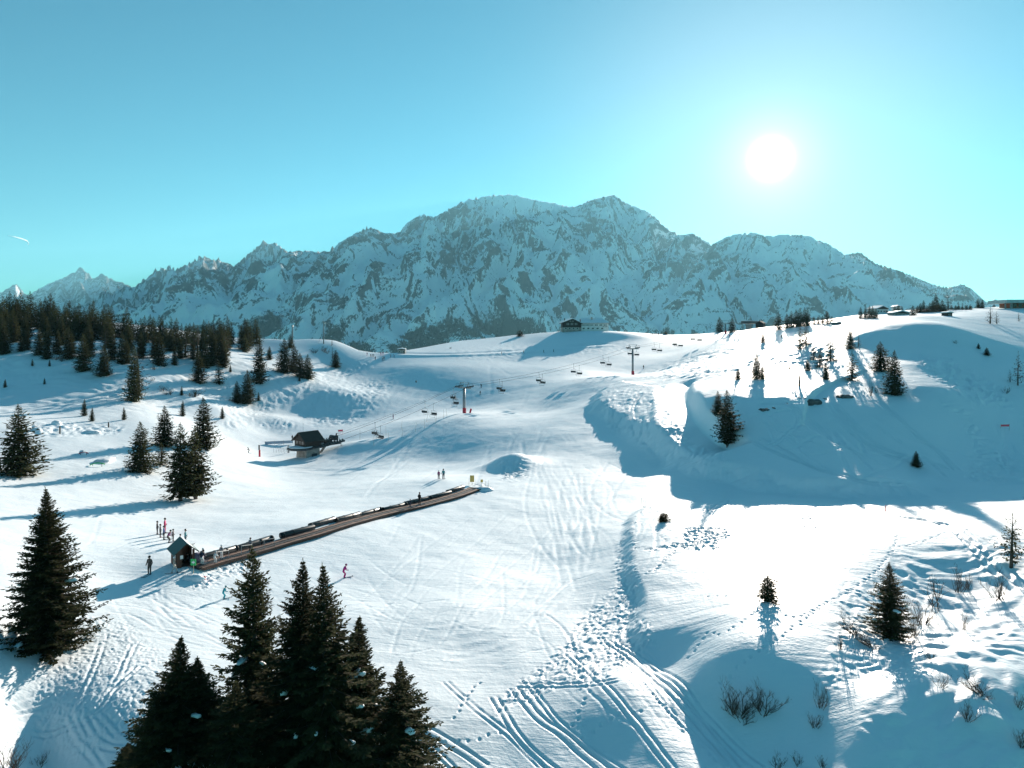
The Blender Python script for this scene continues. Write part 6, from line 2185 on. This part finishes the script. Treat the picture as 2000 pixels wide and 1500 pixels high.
snow_heap(70, 840, 1.1, 0.6, 0.9, 'lower snow heap left of the pointed one', 2)
snow_heap(178, 845, 1.8, 0.5, 1.2, 'lumpy snow heap right of the brown post', 3)
snow_heap(160, 884, 0.5, 0.6, 0.5, 'small snow kicker beside the red rail', 4)
snow_heap(203, 898, 1.5, 0.5, 2.6, 'long snow ramp in the snow park', 5)
snow_heap(378, 1132, 1.1, 0.42, 0.7, 'churned snow heap under the green arrow sign', 6)
snow_heap(945, 958, 1.6, 0.5, 0.9, 'snow bank right of the conveyor top end', 7)

# ------------------------------------------------------------------ rocks on the shaded hill
def rock_px(px, py, wpx, hpx, lb, seed):
    p = at(px, py)
    sc = p.y / F
    rng = random.Random(seed)
    m = MB()
    n = max(2, int(wpx / 12))
    for k in range(n):
        x = (k + 0.5) / n - 0.5
        m.blob((x * wpx * sc * 0.8, rng.uniform(-0.2, 0.2), rng.uniform(-0.3, 0.1)), (wpx * sc / n * 0.85, 1.0, hpx * sc * rng.uniform(0.4, 0.65)), seed + k, 9, 6, 0.32)
    o = m.build('rock', M['rock']); o.location = (p.x, p.y + 0.35, p.z - 0.15)
    tag(o, lb, 'rock', 'bare rocks on the shaded hill')
rock_px(1580, 790, 46, 15, 'largest bare rock in the shaded slope', 1)
rock_px(1652, 776, 36, 11, 'long jagged bare rock right of the largest', 2)
rock_px(1612, 779, 8, 6, 'tiny bare rock between the two large ones', 3)
rock_px(1540, 786, 11, 7, 'small bare rock left of the largest', 4)
rock_px(1495, 801, 18, 7, 'low bare rock farthest left on the shaded slope', 5)
rock_px(1513, 797, 7, 5, 'tiny bare rock right of the farthest left one', 6)
rock_px(1730, 769, 16, 9, 'bare rock at the foot of the tall double spruce', 7)

# ------------------------------------------------------------------ leafless shrubs
def shrub_mesh(name, seed, stems, spread, lean, depth=3, trunk=0.0):
    rng = random.Random(seed)
    m = MB()
    def grow(p, d, L, r, lev):
        q = p
        pts = [p]
        dd = d.copy()
        for k in range(3):
            dd = (dd + Vector((rng.uniform(-0.42, 0.42), rng.uniform(-0.42, 0.42), rng.uniform(-0.08, 0.20)))).normalized()
            q = q + dd * L / 3
            pts.append(q)
        m.tube(pts, r, 3, r * 0.5, cap=False)
        if lev > 0:
            for k in range(rng.choice((2, 3, 3))):
                b = pts[rng.choice((1, 2, 3))]
                e = (dd + Vector((rng.uniform(-0.7, 0.7), rng.uniform(-0.7, 0.7), rng.uniform(-0.1, 0.5)))).normalized()
                grow(b, e, L * rng.uniform(0.45, 0.7), r * 0.55, lev - 1)
    for k in range(stems):
        ph = rng.uniform(0, 6.28)
        a = rng.uniform(0.1, 1.0) * spread
        d = Vector((math.cos(ph) * a + lean[0], math.sin(ph) * a + lean[1], 1)).normalized()
        grow(Vector((rng.uniform(-0.15, 0.15), rng.uniform(-0.15, 0.15), -0.1)), d, rng.uniform(0.36, 0.58), 0.015, depth)
    return m.mesh(name, M['twig'], False, False)
SHR = {'fan': shrub_mesh('branches_fan', 1, 13, 1.0, (0, 0), 4), 'tree': shrub_mesh('branches_tree', 2, 5, 0.55, (0, 0), 4), 'brush': shrub_mesh('branches_brush', 3, 14, 0.65, (0.1, 0), 3),
       'lean': shrub_mesh('branches_lean', 4, 16, 0.6, (-0.8, -0.4), 4), 'low': shrub_mesh('branches_low', 5, 9, 1.2, (0.2, 0), 4)}
RS = random.Random(9)
def shrub(kind, px, py, hpx, wf, lb, group='leafless shrubs on the knoll'):
    p = at(px, py)
    h = hpx * p.y / F
    o = thing('leafless_shrub', lb, 'shrub', p, RS.uniform(0, 6.28) if kind != 'lean' else RS.uniform(-0.4, 0.4), group, (h * wf, h * wf, h))
    link('branches', SHR[kind], o)
    return o
for a in [('fan',1440,1395,74,1.0,'tall left stems of the big red-brown shrub in the hollow'), ('fan',1490,1392,66,1.0,'right stems of the big red-brown shrub in the hollow'), ('low',1450,1412,46,1.3,'low sprawling front of the big red-brown shrub in the hollow'),
          ('low',1425,1388,44,1.2,'sprawling left end of the big red-brown shrub in the hollow'), ('brush',1603,1382,62,0.6,'upright brushy shrub right of the hollow'), ('fan',1590,1420,34,0.9,'small snowy shrub below the upright brushy one'),
          ('tree',1826,1180,76,0.9,'little bare tree with a forked stem right of the dark spruce'), ('brush',1873,1156,62,0.6,'left of two brushy shrubs under the ski track'), ('brush',1890,1150,40,0.6,'thin twigs between the two brushy shrubs under the ski track'),
          ('brush',1950,1172,64,0.8,'right of two brushy shrubs, nearest the right edge'), ('brush',1884,1228,44,0.5,'thin shrub in front of the little bare tree'), ('lean',1672,1244,48,1.3,'leaning brush left of the dark spruce foot'),
          ('lean',1700,1262,40,1.4,'arched snowy brush before the dark spruce foot'), ('fan',1800,1215,64,0.8,'bare brush at the right side of the dark spruce'), ('fan',1785,1240,44,0.8,'short brush at the right foot of the dark spruce'),
          ('lean',1918,1352,50,1.4,'wide leaning shrub on the snow pillows at the lower right'), ('fan',1890,1408,48,0.7,'drooping shrub below the wide leaning one'), ('low',1838,1345,40,0.8,'snowy shrub left of the wide leaning one'),
          ('low',1820,1290,30,0.9,'small shrub above the snowy one at the lower right'), ('brush',1990,1385,40,0.6,'shrub cut by the right edge on the pillows'), ('fan',1994,1460,44,0.8,'shrub cut by the right edge near the corner'),
          ('low',1520,1500,42,0.9,'dark twigs at the bottom edge, left of three'), ('low',1560,1496,30,1.0,'dark twigs at the bottom edge, middle of three'), ('fan',1606,1500,30,0.7,'dark twigs at the bottom edge, right of three'),
          ('fan',20,1512,86,0.9,'tall bare shrub in the lower left corner'), ('low',78,1496,34,0.9,'small bare shrub right of the tall corner one'),
          ('brush',1640,1268,36,0.7,'twigs at the far left of the leaning brush'), ('brush',1700,773,34,0.5,'bare upright shrub in the shaded slope below the sunny lip'), ('brush',1712,768,20,0.5,'smaller bare shrub right of the upright one in the shaded slope'),
          ('low',1965,770,20,0.8,'bare shrub low on the far right slope'), ('low',1866,672,10,1.2,'tuft of brush high on the right mound'), ('low',1580,722,12,0.9,'brush beside the stubby spruce on the sunny hill')]:
    shrub(*a)
for k, (px, py, h) in enumerate([(108,704,11),(120,706,12),(112,700,9),(300,722,12),(318,762,16),(330,770,18),(372,775,17),(385,772,16),(297,745,10),(250,748,10),(632,686,15),(615,690,14),(640,690,13),(880,681,5)]):
    shrub('fan' if k % 2 else 'low', px, py, h, 1.3, '%s patch of bare brush counted from the left on the left hill' % ordinal(k + 1), 'brush patches on the left hill')

# thin trail of an aeroplane high in the sky
def sky_pt(px, py, Y):
    return Vector(P(px, py, Y))
m = MB()
m.tube([sky_pt(16, 460, 30000), sky_pt(30, 463, 30500), sky_pt(44, 467, 31000), sky_pt(53, 471, 31500), sky_pt(56, 475, 31800), sky_pt(54, 479, 32000)], [8, 20, 26, 26, 20, 8], 6)
tag(m.build('vapour_trail', M['clump_snow'], None, True), 'thin white curved vapour trail in the sky at the left', 'vapour trail')
